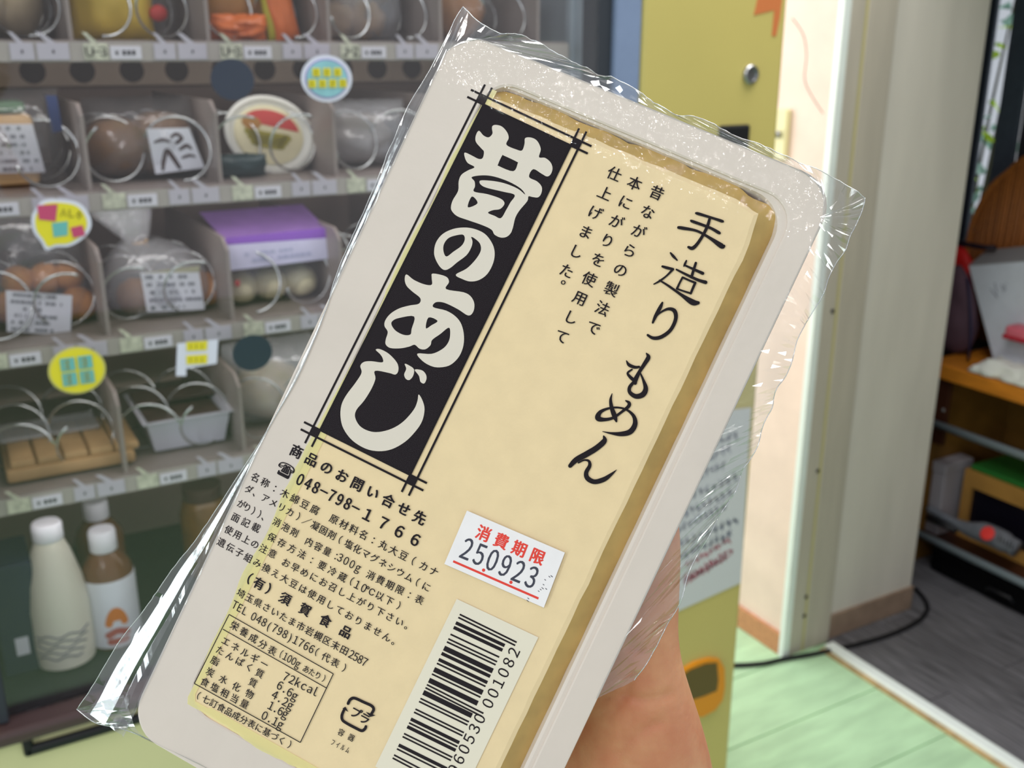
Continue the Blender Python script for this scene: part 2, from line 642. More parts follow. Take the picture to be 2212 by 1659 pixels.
M_leaf = leafy('sunlit_leaf', (198, 232, 70))
M_leaf2 = leafy('blue_green_leaf', (170, 208, 196))
M_stem = mat('twig', (70, 70, 50), 0.8)
sh = thing('shrub', 'sunlit yellow green shrub outside beyond the narrow window strip', 'shrub', (3.65, 2.72, 0))
st = MB()
for k in range(7):
    x, y = 3.5 + random.random() * 0.4, 2.45 + random.random() * 0.5
    pts = [(3.65 + (x - 3.65) * t + 0.03 * math.sin(5 * t + k), 2.72 + (y - 2.72) * t, 2.1 * t) for t in np.linspace(0, 1, 9)]
    st.tube(pts, [0.012 * (1 - 0.8 * t) for t in np.linspace(0, 1, 9)], 6)
st.build('stem', M_stem, sh, True)
lm = None
for k in range(230):
    x, y, z = 3.40 + random.random() * 0.6, 2.38 + random.random() * 0.65, 0.55 + random.random() * 1.5
    if lm is None:
        V = []
        for i, t in enumerate(np.linspace(0, 1, 6)):
            wd = 0.019 * math.sin(math.pi * min(1, 0.08 + t * 0.92)) ** 0.8
            V += [(t * 0.075, -wd, 0.012 * t * t - 0.003), (t * 0.075, 0, -0.02 * t * t), (t * 0.075, wd, 0.012 * t * t - 0.003)]
        Fc = []
        for i in range(5):
            Fc += [(3 * i, 3 * i + 3, 3 * i + 4, 3 * i + 1), (3 * i + 1, 3 * i + 4, 3 * i + 5, 3 * i + 2)]
        lm = MB().add(V, Fc).build('leaf', M_leaf, sh, True, world=False)
        lm2 = lm.data.copy()
        lm2.materials.clear()
        lm2.materials.append(M_leaf2)
        o = lm
    else:
        o = lm.copy()
        if random.random() < 0.45:
            o.data = lm2
        COL.objects.link(o)
        o.parent = sh
    o.location = (x - 3.65, y - 2.72, z)
    o.rotation_euler = (random.uniform(-1, 1), random.uniform(-0.9, 0.9), random.uniform(0, 6.28))
    s_ = random.uniform(0.6, 1.3)
    o.scale = (s_, s_, s_)
MB().box((3.0, -0.4, -0.05), (6.0, 5.0, -0.01)).build('floor', mat('garden_soil', (120, 124, 96), 0.9, var=0.2)).__setitem__('kind', 'structure')

# white latch plate on the salmon wall
q = P(1693, 290, 0, 1.752)
lt = thing('latch_plate', 'small cream latch plate with metal knob on the salmon wall', 'latch', (1.752, q[1], q[2]))
M_cream = mat('cream_plastic', (226, 218, 168), 0.45)
za, zb = P(1693, 345, 0, 1.752)[2], P(1693, 235, 0, 1.752)[2]
ya, yb = P(1706, 290, 0, 1.752)[1], P(1678, 290, 0, 1.752)[1]
MB().box((1.738, ya, za), (1.752, yb, zb), 0.003).build('plate', M_cream, lt)
M_steel = mat('brushed_steel', (170, 170, 172), 0.3, metal=0.9)
kc = P(1683, 290, 0, 1.738)
MB().blob((1.732, kc[1], kc[2]), (0.009, 0.009, 0.009), sub=2).build('knob', M_steel, lt, True)

# black cable along the floor
M_black = mat('black_rubber', (24, 24, 27), 0.5)
pts = [(1150, 0.02)]
cp = [P(a, b, 2, 0.006) for a, b in ((1560, 1438), (1640, 1434), (1690, 1424), (1760, 1412), (1850, 1392), (1930, 1368), (1985, 1340), (2003, 1316),
                                     (1998, 1296), (1978, 1272))]
cb = MB().tube(catmull(cp, 8), 0.0062, 8).build('power_cable', M_black, None, True)
tag(cb, 'black cable running along the foot of the beige end wall', 'cable')

# ------------------------------------------------------------------ the vending machine
YG = 1.23                       # front plane
XL, XR = -0.13, 1.177           # its sides
WX0, WX1, WZ0, WZ1 = -0.015, 0.845, 0.715, 1.80
YB = 1.74
M_yel = mat('mustard_enamel', (198, 182, 108), 0.4, 0.45, var=0.03, vscale=3)
M_yel2 = mat('pale_yellow_enamel', (216, 211, 162), 0.45, 0.4, var=0.03, vscale=4)
M_bar = mat('brown_window_bar', (72, 54, 54), 0.4, 0.5)
M_blue = mat('blue_grey_trim', (124, 140, 172), 0.45, 0.5, var=0.03)
M_seal = mat('dark_door_seal', (50, 54, 62), 0.6)
M_liner = mat('grey_brown_liner', (140, 122, 112), 0.6, 0.3, var=0.05, vscale=5)
M_liner2 = mat('pale_blue_liner', (170, 180, 190), 0.5, 0.3, var=0.03)
M_duct = mat('beige_duct_plate', (184, 166, 148), 0.6, 0.3, var=0.04)
M_ducth = mat('duct_hole', (76, 68, 64), 0.8)
M_shelf = mat('grey_shelf_sheet', (140, 128, 122), 0.45, 0.4, var=0.04)
M_rail = mat('rail_plastic', (176, 168, 160), 0.4, 0.4, var=0.03)
M_div = mat('divider_sheet', (150, 138, 132), 0.4, 0.4)
M_coil = mat('chromed_coil', (216, 220, 220), 0.22, metal=0.95)
M_tagw = mat('white_tag', (224, 220, 228), 0.5)
M_tagg = mat('green_number_tag', (204, 204, 182), 0.5, var=0.22, vscale=160)
M_tagp = mat('lilac_blank_tag', (196, 190, 200), 0.5)
M_ink = mat('dark_ink', (38, 34, 40), 0.6)
M_deck = mat('dark_deck', (26, 30, 34), 0.5, var=0.2)
M_glass = clear('machine_glass', (0.97, 0.97, 0.98), 0.035, 0.01, edge=0.3)

vm = thing('vending_machine', 'yellow food vending machine with a big glass front and spiral shelves', 'vending machine', (0.52, 1.48, 0))
T_ = 0.02
b = MB()
b.box((XL, YG + 0.004, 0.05), (WX0 - 0.012, YB, 1.83), 0.004)               # left cheek
b.box((0.862, YG + 0.03, 0.05), (XR, YB, 1.83), 0.004)                      # right cheek
b.box((XL, YB - T_, 0.05), (XR, YB, 1.83))                                   # back
b.box((XL, YG + 0.004, 1.815), (XR, YB, 1.84), 0.004)                        # roof
b.box((XL, YG + 0.02, 0.05), (XR, YB, 0.09))                                 # base
for x in (XL + 0.08, XR - 0.08):
    for y in (YG + 0.09, YB - 0.08):
        b.lathe([(0.025, 0), (0.025, 0.012), (0.014, 0.014), (0.014, 0.05)], (x, y, 0), 14)
b.build('cabinet', M_yel, vm)
MB().box((0.908, YG, 0.06), (XR, YG + 0.035, 1.83), 0.006).build('control_panel', M_yel, vm)
lp = MB().box((XL, YG - 0.004, 0.06), (0.862, YG + 0.02, WZ0 - 0.026), 0.006).build('lower_panel', M_yel2, vm)
# window surround
f_ = MB()
f_.box((WX0 - 0.012, YG - 0.002, WZ0), (WX0, YG + 0.03, WZ1), 0.002)
f_.box((WX0 - 0.012, YG - 0.002, WZ1), (WX1, YG + 0.03, WZ1 + 0.02), 0.002)
f_.build('window_frame', M_seal, vm)
MB().box((WX0 - 0.06, YG - 0.022, WZ0 - 0.022), (0.20, YG + 0.02, WZ0 - 0.002), 0.006).box(
    (0.20, YG - 0.02, WZ0 - 0.022), (WX1 + 0.02, YG + 0.02, WZ0 - 0.002), 0.006).build('window_bar', M_bar, vm)
MB().box((-0.006, YG - 0.013, WZ0 - 0.050), (0.80, YG - 0.003, WZ0 - 0.036), 0.0045).box((-0.006, YG - 0.013, WZ0 - 0.050), (0.006, YG - 0.003, WZ0 - 0.022), 0.004).build(
    'lip', M_black, vm, True, angle=50)
MB().box((0.839, YG + 0.012, 0.70), (0.863, YG + 0.05, 1.82)).build('door_seal', M_seal, vm)
MB().box((0.863, YG + 0.002, 0.06), (0.9075, YG + 0.035, 1.83), 0.004).build('edge_strip', M_blue, vm)
MB().box((WX0, YG + 0.010, WZ0), (0.839, YG + 0.014, WZ1)).build('glass_pane', M_glass, vm)
# inside lining
MB().box((WX0 - 0.01, YB - 0.045, WZ0), (WX1 + 0.02, YB - T_, WZ1)).build('back_lining', M_liner, vm)
MB().box((WX0 - 0.012, YG + 0.03, WZ0), (WX0 - 0.004, YB - 0.045, WZ1)).build('side_lining', M_liner, vm)
sl = MB().box((0.843, YG + 0.05, WZ0), (0.861, YB - 0.045, WZ1)).box((0.836, YG + 0.075, WZ0), (0.843, YG + 0.095, WZ1), 0.002).build(
    'side_lining', M_liner2, vm)
hc = P(1230, 42, 0, 0.8425)
MB().add([(0.8425, hc[1] + 0.011 * math.cos(a), hc[2] + 0.011 * math.sin(a)) for a in np.linspace(0, 6.28, 19)[:-1]],
         [tuple(range(18))]).build('hole', M_ducth, sl)
MB().box((WX0, YG + 0.03, 1.797), (WX1, YB - 0.045, 1.805)).build('top_lining', M_liner, vm)
MB().box((WX0 - 0.012, YG + 0.02, WZ0 - 0.012), (WX1 + 0.02, YB - 0.045, WZ0)).build('bottom_lining', M_deck, vm)

CXS = [0.012, 0.163, 0.315, 0.465, 0.620, 0.770]
COLX = [(CXS[i] + CXS[i + 1]) / 2 for i in range(5)]
SH = [1.512, 1.345, 1.170, 0.988]           # shelf tops
YS0, YS1 = 1.285, 1.655
RH = 0.024


def coil_mb(x, z, r=0.036, turns=2.6, y0=YS0 + 0.012, pitch=0.085, ph=0.0):
    pts = []
    n = int(turns * 26)
    for i in range(n + 1):
        a = ph + 2 * math.pi * i / 26
        pts.append((x + r * math.cos(a), y0 + pitch * i / 26, z + r * math.sin(a)))
    return MB().tube(pts, 0.0017, 6)


rng = random.Random(3)
coil_src = {}
div_src = None
for si, z in enumerate(SH):
    s_ = MB().box((WX0, YS0 + 0.004, z - 0.006), (0.815, YS1, z), 0.001)
    s_.box((WX0, YS0 - 0.004, z - RH), (0.815, YS0 + 0.004, z), 0.0015)
    sh_ = s_.build('shelf', M_shelf, vm)
    MB().box((WX0, YS0 - 0.0065, z - RH + 0.001), (0.815, YS0 - 0.0042, z - 0.002)).build('price_rail', M_rail, sh_)
    for xi in CXS:
        dh = 0.098 if si < 2 else 0.105
        dm = MB()
        # divider: upright sheet with a sloping front corner
        out = [(xi, YS0 + 0.002, z), (xi, YS0 + 0.002, z + dh * 0.86), (xi, YS0 + 0.022, z + dh), (xi, YS1, z + dh), (xi, YS1, z)]
        dm.prism(out, (-0.0022, 0, 0), (0.0022, 0, 0)).build('divider', M_div, sh_)
    for ci, cx in enumerate(COLX):
        if si == 3 and ci > 2:
            continue
        rr = 0.037 if si != 0 else 0.034
        for k, sx in enumerate((-0.0375, 0.0375)):
            ph = rng.choice((0.3, 1.2, 2.2, 3.4, 4.6))
            coil_mb(cx + sx, z + rr + 0.004, rr, ph=ph).build('coil', M_coil, sh_, True)
        if ci > 3:
            continue
        yt = YS0 - 0.0067
        x0 = CXS[ci] + 0.006
        for (dx, wd, mt_, kind) in ((0.004, 0.026, M_tagg, 'n'), (0.032, 0.034, M_tagw, 'p'), (0.080, 0.024, M_tagp, 'b'), (0.107, 0.033, M_tagp, 'b')):
            zz0, zz1 = z - RH + 0.0025, z - 0.0035
            if kind == 'p':
                zz0, zz1 = zz0 + 0.0005, zz1 - 0.003
            t_ = MB().box((x0 + dx, yt - 0.0016, zz0), (x0 + dx + wd, yt, zz1), 0.0006)
            if kind in 'bn':                  # the little hook that carries the spiral's end
                t_.prism([(x0 + dx + wd * 0.35, yt, zz1), (x0 + dx + wd * 0.62, yt, zz1), (x0 + dx + wd * 0.2, yt, zz1 + 0.011), (x0 + dx, yt, zz1 + 0.012)],
                         (0, -0.0012, 0), (0, 0.0012, 0))
            t_.build('price_tag', mt_, sh_)
            pr = MB()
            zc = (zz0 + zz1) / 2
            to = lambda a, c, zz: (a, yt - 0.0019, c)
            if kind == 'n' and si == 0:
                run(pr, ('U-1', 'U-3', 'U-3', 'J-2')[ci], (x0 + dx + 0.006, zc), (x0 + dx + 0.020, zc), 0.011, to=to)
            elif kind == 'p':
                run(pr, '¥', (x0 + dx + 0.007, zc), (x0 + dx + 0.007, zc), 0.006, to=to)
                for q in range(3):
                    pr.box((x0 + dx + 0.013 + q * 0.0052, yt - 0.0021, zc - 0.0026), (x0 + dx + 0.0165 + q * 0.0052, yt - 0.0019, zc + 0.0026))
            elif kind == 'b':
                pr.box((x0 + dx + wd * 0.5 - 0.001, yt - 0.0021, zc - 0.0018), (x0 + dx + wd * 0.5 + 0.001, yt - 0.0019, zc + 0.0018))
            if pr.v:
                pr.build('tag_print', M_ink, sh_)
# duct plates with round holes under the upper shelves
for si in (0, 1):
    zt, zb = P(200, 128, 1, 1.655)[2], P(200, 186, 1, 1.655)[2]
    dz = SH[si] - SH[0]
    dp = MB().box((WX0, 1.656, zb + dz), (WX1 - 0.02, 1.668, zt + dz + 0.01), 0.001).build('duct_plate', M_duct, vm)
    xs = [P(px, 152, 1, 1.6555)[0] for px in (70, 178, 285, 382, 482, 572, 655, 740, 815, 890)]
    zc = P(300, 152, 1, 1.6555)[2] + dz
    for x in xs:
        MB().add([(x + 0.0175 * math.cos(a), 1.6555, zc + 0.0175 * math.sin(a)) for a in np.linspace(0, 2 * math.pi, 21)[:-1]],
                 [tuple(range(20))]).build('vent_hole', M_ducth, dp)

# things on the control panel
kc = P(1620, 161, 1, YG)
MB().lathe([(0.0145, 0), (0.0145, -0.004), (0.0125, -0.006), (0.010, -0.0062), (0.0095, -0.003), (0.0, -0.003)], kc, 24, 'y').build('lock', M_steel, vm, True, angle=30)
bc = P(1583, 300, 1, YG)
bs = MB().box((bc[0] - 0.03, YG - 0.006, bc[2] - 0.055), (bc[0] + 0.030, YG + 0.002, bc[2] + 0.021), 0.004).build('bill_slot', M_black, vm)
MB().box((bc[0] - 0.022, YG - 0.0075, bc[2] - 0.004), (bc[0] + 0.022, YG - 0.006, bc[2] + 0.001)).build('slot', M_dark, bs)
# red orange painted arrow shape at the panel's top edge
M_redp = mat('red_orange_decal', (206, 120, 70), 0.5)
dp = [P(a, c, 1, YG) for a, c in ((1632, -60), (1640, -20), (1628, 33), (1672, 22), (1667, 78), (1676, 78), (1684, 40), (1689, 0), (1690, -60))]
MB().prism(dp, (0, -0.0008, 0), (0, 0.0, 0)).build('decal', M_redp, vm)
# coin return: orange rounded cup with a dark brown flap
M_or = mat('orange_plastic', (226, 142, 14), 0.4, 0.5)
M_brf = mat('smoked_flap', (96, 74, 26), 0.35, 0.5)
cr0 = [(1452, 1470), (1470, 1445), (1500, 1428), (1530, 1420), (1550, 1422), (1560, 1440), (1561, 1480), (1556, 1508), (1540, 1530), (1512, 1545),
       (1480, 1540), (1455, 1515)]
pc = [P(a, c, 1, YG) for a, c in cr0]
cen = sum(pc) / len(pc)
cu = MB().prism(pc, (0, -0.007, 0), (0, 0.002, 0)).build('coin_return', M_or, vm)
fl = [(1466, 1468), (1490, 1448), (1525, 1434), (1549, 1432), (1552, 1470), (1549, 1492), (1520, 1504), (1494, 1512), (1470, 1512)]
fp = [P(a, c, 1, YG - 0.008) for a, c in fl]
MB().prism(fp, (0, 0, 0), (0, 0.002, 0)).build('flap', M_brf, cu)

# stickers on the glass (parts of the machine) with their print
YK = YG + 0.0095
M_stw = mat('sticker_white', (214, 216, 232), 0.5)
M_stt = mat('sticker_teal', (138, 190, 200), 0.5, var=0.06, vscale=60)
M_sty = mat('sticker_yellow', (222, 210, 48), 0.5)
M_stm = mat('sticker_magenta', (190, 74, 112), 0.5)
M_stc = mat('sticker_cyan', (104, 178, 176), 0.5)
M_stb = mat('sticker_lilac', (150, 140, 196), 0.5)
M_sto = mat('sticker_olive_ink', (150, 140, 40), 0.6)
M_navy = mat('navy_reflection', (20, 42, 66), 0.35)


def disc(cx, cz, rx, rz, y, n=36):
    return MB().add([(cx + rx * math.cos(a), y, cz + rz * math.sin(a)) for a in np.linspace(0, 2 * math.pi, n + 1)[:-1]] +
                    [(cx + rx * math.cos(a), y + 0.0006, cz + rz * math.sin(a)) for a in np.linspace(0, 2 * math.pi, n + 1)[:-1]],
                    [tuple(range(n)), tuple(range(n, 2 * n))[::-1]] + [(i, (i + 1) % n, n + (i + 1) % n, n + i) for i in range(n)])


def marks(parent, cells, y, size, m, m2):
    """blurred block characters: each a small square of strokes"""
    r_ = random.Random(len(cells))
    a, b2 = MB(), MB()
    for (x, z) in cells:
        s = size
        a.box((x - s / 2, y - 0.0006, z - s / 2), (x + s / 2, y, z + s / 2), 0.0002)
        for k in range(3):
            o1 = (k - 1) * s * 0.28
            b2.box((x - s * 0.34, y - 0.0008, z + o1 - s * 0.04), (x + s * r_.uniform(0.1, 0.36), y - 0.0006, z + o1 + s * 0.04))
        b2.box((x - s * 0.04, y - 0.0008, z - s * 0.38), (x + s * 0.04, y - 0.0006, z + s * 0.38))
    a.build('lettering', m, parent)
    b2.build('lettering_strokes', m2, parent)


c = P(706, 170, 1, YK)
k1 = disc(c[0], c[2], 0.0325, 0.0275, YK).build('sticker', M_stw, vm)
disc(c[0], c[2], 0.0275, 0.0232, YK - 0.0008).build('rim', M_stb, k1)
disc(c[0], c[2], 0.0258, 0.0215, YK - 0.0014).build('face', M_stt, k1)
marks(k1, [(c[0] - 0.0135, c[2] + 0.0075), (c[0], c[2] + 0.0075), (c[0] + 0.0135, c[2] + 0.0075)] +
      [(c[0] - 0.0195 + k * 0.013, c[2] - 0.0055) for k in range(4)], YK - 0.0018, 0.0098, M_sty, M_sto)
# irregular shield
sp = [(95, 432), (130, 430), (170, 438), (192, 462), (197, 490), (180, 515), (150, 532), (120, 534), (100, 540), (88, 522), (72, 500), (68, 470), (80, 445)]
ctr = np.mean(np.array(sp), 0)
o_ = [P(*(ctr + (np.array(a) - ctr) * 1.0), 1, YK) for a in sp]
i_ = [P(*(ctr + (np.array(a) - ctr) * 0.86), 1, YK) for a in sp]
k2 = MB().prism(catmull(o_, 4, True), (0, 0, 0), (0, 0.0006, 0)).build('sticker', M_stw, vm)
MB().prism(catmull(i_, 4, True), (0, -0.0008, 0), (0, 0, 0)).build('face', M_sty, k2)


def quad(pxs, y, t=0.0006):
    return MB().prism([P(a, c2, 1, y) for a, c2 in pxs], (0, -t, 0), (0, 0, 0))


quad(((80, 444), (124, 441), (120, 478), (84, 474)), YK - 0.0009).build('red_patch', M_stm, k2)
quad(((152, 492), (178, 486), (184, 508), (158, 514)), YK - 0.0009).build('red_patch', M_stm, k2)
quad(((112, 482), (146, 478), (146, 508), (116, 512)), YK - 0.0009).build('teal_patch', M_stc, k2)
mk = MB()
for k, let in enumerate((((-5, 7), (0, -8), (5, 7)), ((-4, -8), (-4, 7), (4, 6)), ((0, -7), (-5, 0), (0, 7), (5, 0), (0, -6)))):
    to = lambda a, c2, zz, k=k: tuple(P(a, c2, 1, YK - 0.0013 - 0.0001 * k))
    stroke(mk, [(137 + 17 * k + u, 459 + 3 * k + v, 3.2) for u, v in let], to, 0, 0)
mk.build('lettering', M_sto, k2)
# round yellow one with four teal blocks
c = P(167, 800, 1, YK)
k3 = disc(c[0], c[2], 0.0315, 0.0285, YK).build('sticker', mat('sticker_rim', (196, 192, 110), 0.5), vm)
disc(c[0], c[2], 0.0290, 0.0262, YK - 0.0008).build('face', M_sty, k3)
marks(k3, [(c[0] + sx * 0.0095, c[2] + sz * 0.009) for sx in (-1, 1) for sz in (-1, 1)], YK - 0.0014, 0.0155, M_stc, M_sto)
# hanging tag
k4 = quad(((383, 742), (471, 733), (468, 785), (402, 796), (402, 812), (380, 812)), YK).build('sticker', M_stw, vm)
for (a, c2) in ((425, 748), (425, 777)):
    quad(((a - 23, c2 - 9), (a + 23, c2 - 12), (a + 22, c2 + 8), (a - 22, c2 + 10)), YK - 0.0008).build('yellow_patch', M_sty, k4)
mk = MB()
for (a, c2) in ((425, 748), (425, 777)):
    for k in range(3):
        quad(((a - 16 + k * 12, c2 - 5), (a - 9 + k * 12, c2 - 6), (a - 9 + k * 12, c2 + 5), (a - 16 + k * 12, c2 + 5)), YK - 0.0015)
        pp = [P(a - 14 + k * 12 + u, c2 + v, 1, YK - 0.0016) for u, v in ((0, -5), (2, -5), (2, 5), (0, 5))]
        mk.prism(pp, (0, -0.0002, 0), (0, 0, 0))
mk.build('lettering', M_sto, k4)
for (a, c2) in ((502, 172), (545, 762)):  # dark discs painted in for reflections in the glass
    c = P(a, c2, 1, YG + 0.0155)
    disc(c[0], c[2], 0.0255, 0.0235, YG + 0.0145).build('reflection_disc', M_navy, vm)

# ------------------------------------------------------------------ goods on the shelves
M_bag = clear('clear_bag', (0.97, 0.97, 0.97), 0.05, 0.12, bump=0.9, bscale=45, edge=0.35, milky=0.05, bdist=0.006)
M_bagm = clear('milky_bag', (0.93, 0.93, 0.95), 0.06, 0.15, bump=0.9, bscale=40, edge=0.4, milky=0.26, bdist=0.006)
M_bun = mat('browned_bun', (184, 126, 70), 0.55, 0.3, var=0.22, vscale=18)
M_bunp = mat('pale_bun', (206, 186, 150), 0.6, 0.3, var=0.12, vscale=14)
M_bunw = mat('cream_roll', (216, 208, 172), 0.6, 0.3, var=0.05, vscale=14)
M_brown = mat('brown_cake', (128, 98, 72), 0.6, 0.3, var=0.2, vscale=20)
M_crumb = mat('sandwich_bread', (212, 176, 128), 0.7, 0.2, var=0.1, vscale=20)
M_lab = mat('paper_label', (226, 228, 236), 0.55, var=0.03, vscale=30)
M_labg = mat('label_grey_print', (120, 122, 132), 0.6)
M_yelp = mat('yellow_wrapper', (222, 190, 74), 0.3, 0.5, var=0.06)
M_redp2 = mat('red_print', (196, 62, 56), 0.45)
M_orp = mat('orange_wrapper', (226, 116, 48), 0.3, 0.5, var=0.08)
M_amber = mat('amber_wrapper', (176, 124, 52), 0.35, 0.5, var=0.15, vscale=12)
M_lime = mat('lime_print', (196, 190, 44), 0.4)
M_grn = mat('dark_green_print', (70, 110, 74), 0.5)
M_navp = mat('navy_print', (34, 50, 92), 0.5)
M_bowl = mat('white_bowl', (226, 226, 218), 0.35, 0.5)
M_lid = mat('cream_lid', (222, 214, 176), 0.4, var=0.05)
M_purp = mat('purple_wrapper', (150, 112, 186), 0.4, 0.5, var=0.1)
M_lav = mat('lavender_wrapper', (206, 204, 232), 0.45, 0.4, var=0.04)
M_tray2 = mat('silver_white_tray', (206, 206, 216), 0.35, 0.5)
M_choc = mat('dark_brown_filling', (84, 62, 56), 0.4, 0.4, var=0.2)
M_tan = mat('tan_wafer', (188, 152, 106), 0.6, 0.3, var=0.15, vscale=14)
M_milk = mat('milk_white', (226, 222, 206), 0.35, 0.5)
M_cap = mat('white_cap', (236, 236, 244), 0.4, 0.5)
M_tea = mat('brown_drink', (112, 72, 44), 0.2, 0.5)


def pillow(w, h, d, seed=0, nx=18, nz=18, crimp=0.006, jit=0.12):
    """puffed packet standing in x-z, sealed top and bottom"""
    V, Fc = [], []
    for side in (-1, 1):
        for j in range(nz + 1):
            for i in range(nx + 1):
                u, v = 2 * i / nx - 1, 2 * j / nz - 1
                th = (max(0, 1 - u ** 4)) ** 0.6 * (max(0, 1 - v ** 4)) ** 0.6
                nn = noise.noise(Vector((u * 2.2 + seed * 5, v * 2.2, side * 3.0 + seed)))
                nn2 = noise.noise(Vector((u * 7 + seed * 5, v * 7, side * 9.0 + seed)))
                x = u * w / 2 * (1 - 0.05 * (1 - abs(v)) * 0 + 0.03 * math.sin(v * 5 + seed))
                V.append((x, side * d / 2 * th * (1 + jit * 2 * nn + jit * 0.6 * nn2), h * (v + 1) / 2 + 0.004 * nn2 * (1 - abs(u))))
    o = (nx + 1) * (nz + 1)
    for j in range(nz):
        for i in range(nx):
            a = j * (nx + 1) + i
            Fc.append((a, a + 1, a + nx + 2, a + nx + 1))
            Fc.append((o + a, o + a + nx + 1, o + a + nx + 2, o + a + 1))
    m = MB().add(V, Fc)
    return m


def place(mb, loc, rx=0.0, rz=0.0, ry=0.0):
    M = Matrix.Translation(Vector(loc)) @ Matrix.Rotation(rz, 4, 'Z') @ Matrix.Rotation(ry, 4, 'Y') @ Matrix.Rotation(rx, 4, 'X')
    return mb.xform(M)


def lines_on(parent, quadpts, n, m, y_off=0.0006, name='label_print', seed=0, fill=0.75):
    """rows of illegible small print on a quad given as 4 corners (tl, tr, br, bl)"""
    r_ = random.Random(seed)
    tl, tr_, br, bl = [np.array(p, float) for p in quadpts]
    nrm = np.cross(tr_ - tl, bl - tl)
    nrm = nrm / np.linalg.norm(nrm)
    if nrm[1] > 0:
        nrm = -nrm
    mb = MB()
    for k in range(n):
        v0 = (k + 0.28) / n
        v1 = (k + 0.72) / n
        u = 0.07
        end = r_.uniform(0.65, 0.95)
        while u < end:
            du = r_.uniform(0.02, 0.10)
            if r_.random() < fill:
                g = lambda a, b_: (tl * (1 - a) + tr_ * a) * (1 - b_) + (bl * (1 - a) + br * a) * b_ + nrm * y_off
                mb.add([g(u, v0), g(u + du * 0.8, v0), g(u + du * 0.8, v1), g(u, v1)], [(0, 1, 2, 3)])
            u += du
    return mb.build(name, m, parent, fixn=False)


def label_quad(parent, q4, m=None, t=0.0006, name='label'):
    q4 = [np.array(p, float) for p in q4]
    nrm = np.cross(q4[1] - q4[0], q4[3] - q4[0])
    nrm = nrm / np.linalg.norm(nrm)
    if nrm[1] > 0:
        nrm = -nrm
    return MB().prism(q4, nrm * t, nrm * 0).build(name, m or M_lab, parent)


def Q(pxs, y):
    return [P(a, c, 1, y) for a, c in pxs]


z1, z2, z3, z4 = SH
GRP = 'packaged food on the machine shelves'
# --- top row
t = thing('bread_bag', 'clear bag with pale round bread at the left of the top shelf', 'bread', (0.085, 1.37, z1 + 0.0), GRP)
MB().blob((0.060, 1.385, z1 + 0.046), (0.052, 0.05, 0.046), 0.10, seed=2).build('bun', M_bunp, t, True)
MB().blob((0.118, 1.41, z1 + 0.043), (0.034, 0.045, 0.043), 0.10, seed=5).build('bun', M_bunp, t, True)
place(pillow(0.135, 0.13, 0.12, 3), (0.088, 1.39, z1 + 0.002)).build('bag', M_bag, t, True)

t = thing('snack_packet', 'yellow snack packet with a red spot on the top shelf', 'snack', (0.235, 1.38, z1), GRP)
place(pillow(0.096, 0.14, 0.05, 8), (0.222, 1.37, z1 + 0.001), rz=-0.1).build('wrapper', M_yelp, t, True)
c = P(345, 28, 1, 1.345)
MB().blob((c[0], 1.352, c[2]), (0.011, 0.006, 0.010), sub=2).build('red_spot', M_redp2, t, True)
place(pillow(0.062, 0.12, 0.04, 9), (0.272, 1.39, z1 + 0.001), rz=0.2).build('side_fold', M_bag, t, True)

t = thing('snack_packet', 'orange and amber snack packet with a lime stripe on the top shelf', 'snack', (0.385, 1.38, z1), GRP)
place(pillow(0.128, 0.14, 0.05, 12), (0.390, 1.385, z1 + 0.001)).build('wrapper', M_amber, t, True)
place(pillow(0.070, 0.032, 0.03, 13, jit=0.3), (0.366, 1.345, z1 + 0.001), rx=0.3).build('orange_fold', M_orp, t, True)
place(pillow(0.034, 0.10, 0.02, 14), (0.432, 1.347, z1 + 0.001), ry=0.22 - 0.45).build('orange_band', M_orp, t, True)
place(pillow(0.016, 0.085, 0.012, 15), (0.413, 1.349, z1 + 0.001), ry=-0.12).build('lime_stripe', M_lime, t, True)

t = thing('cookie_packet', 'clear packet of tan crumbly cookies on the top shelf', 'snack', (0.54, 1.38, z1), GRP)
for k, (dx, dz, r0) in enumerate(((-0.030, 0.028, 0.026), (0.012, 0.03, 0.028), (-0.012, 0.072, 0.028), (0.034, 0.075, 0.024))):
    MB().blob((0.54 + dx, 1.385, z1 + dz), (r0, 0.022, r0), 0.35, 9, seed=k + 20).build('cookie', M_tan, t, True)
place(pillow(0.120, 0.135, 0.085, 22), (0.541, 1.385, z1 + 0.001)).build('bag', M_bagm, t, True)

t = thing('bread_bag', 'clear bag with an orange brown bun behind the upper corner of the tofu film', 'bread', (0.69, 1.38, z1), GRP)
MB().blob((0.685, 1.385, z1 + 0.042), (0.047, 0.045, 0.040), 0.12, seed=31).build('bun', M_bun, t, True)
place(pillow(0.115, 0.13, 0.11, 24), (0.69, 1.39, z1 + 0.001)).build('bag', M_bag, t, True)

# --- second row
t = thing('sandwich', 'wrapped sandwich with a white label and navy corner sticker, second shelf', 'sandwich', (0.075, 1.36, z2), GRP)
y_ = 1.345
MB().box((0.010, 1.350, z2 + 0.003), (0.118, 1.41, z2 + 0.085), 0.008).build('bread', M_crumb, t, True, angle=40)
MB().box((0.012, 1.352, z2 + 0.086), (0.112, 1.405, z2 + 0.100), 0.006).build('lettuce', M_grn, t, True, angle=40)
lq = Q(((-10, 268), (70, 268), (98, 372), (-5, 375)), 1.348)
l_ = label_quad(t, lq)
lines_on(l_, lq, 6, M_labg, 0.0012, seed=4)
nq = label_quad(t, Q(((98, 206), (122, 206), (136, 282), (112, 288)), 1.347), M_navp, name='navy_sticker')
place(pillow(0.142, 0.112, 0.085, 33, jit=0.08), (0.080, 1.378, z2 + 0.001)).build('bag', M_bag, t, True)

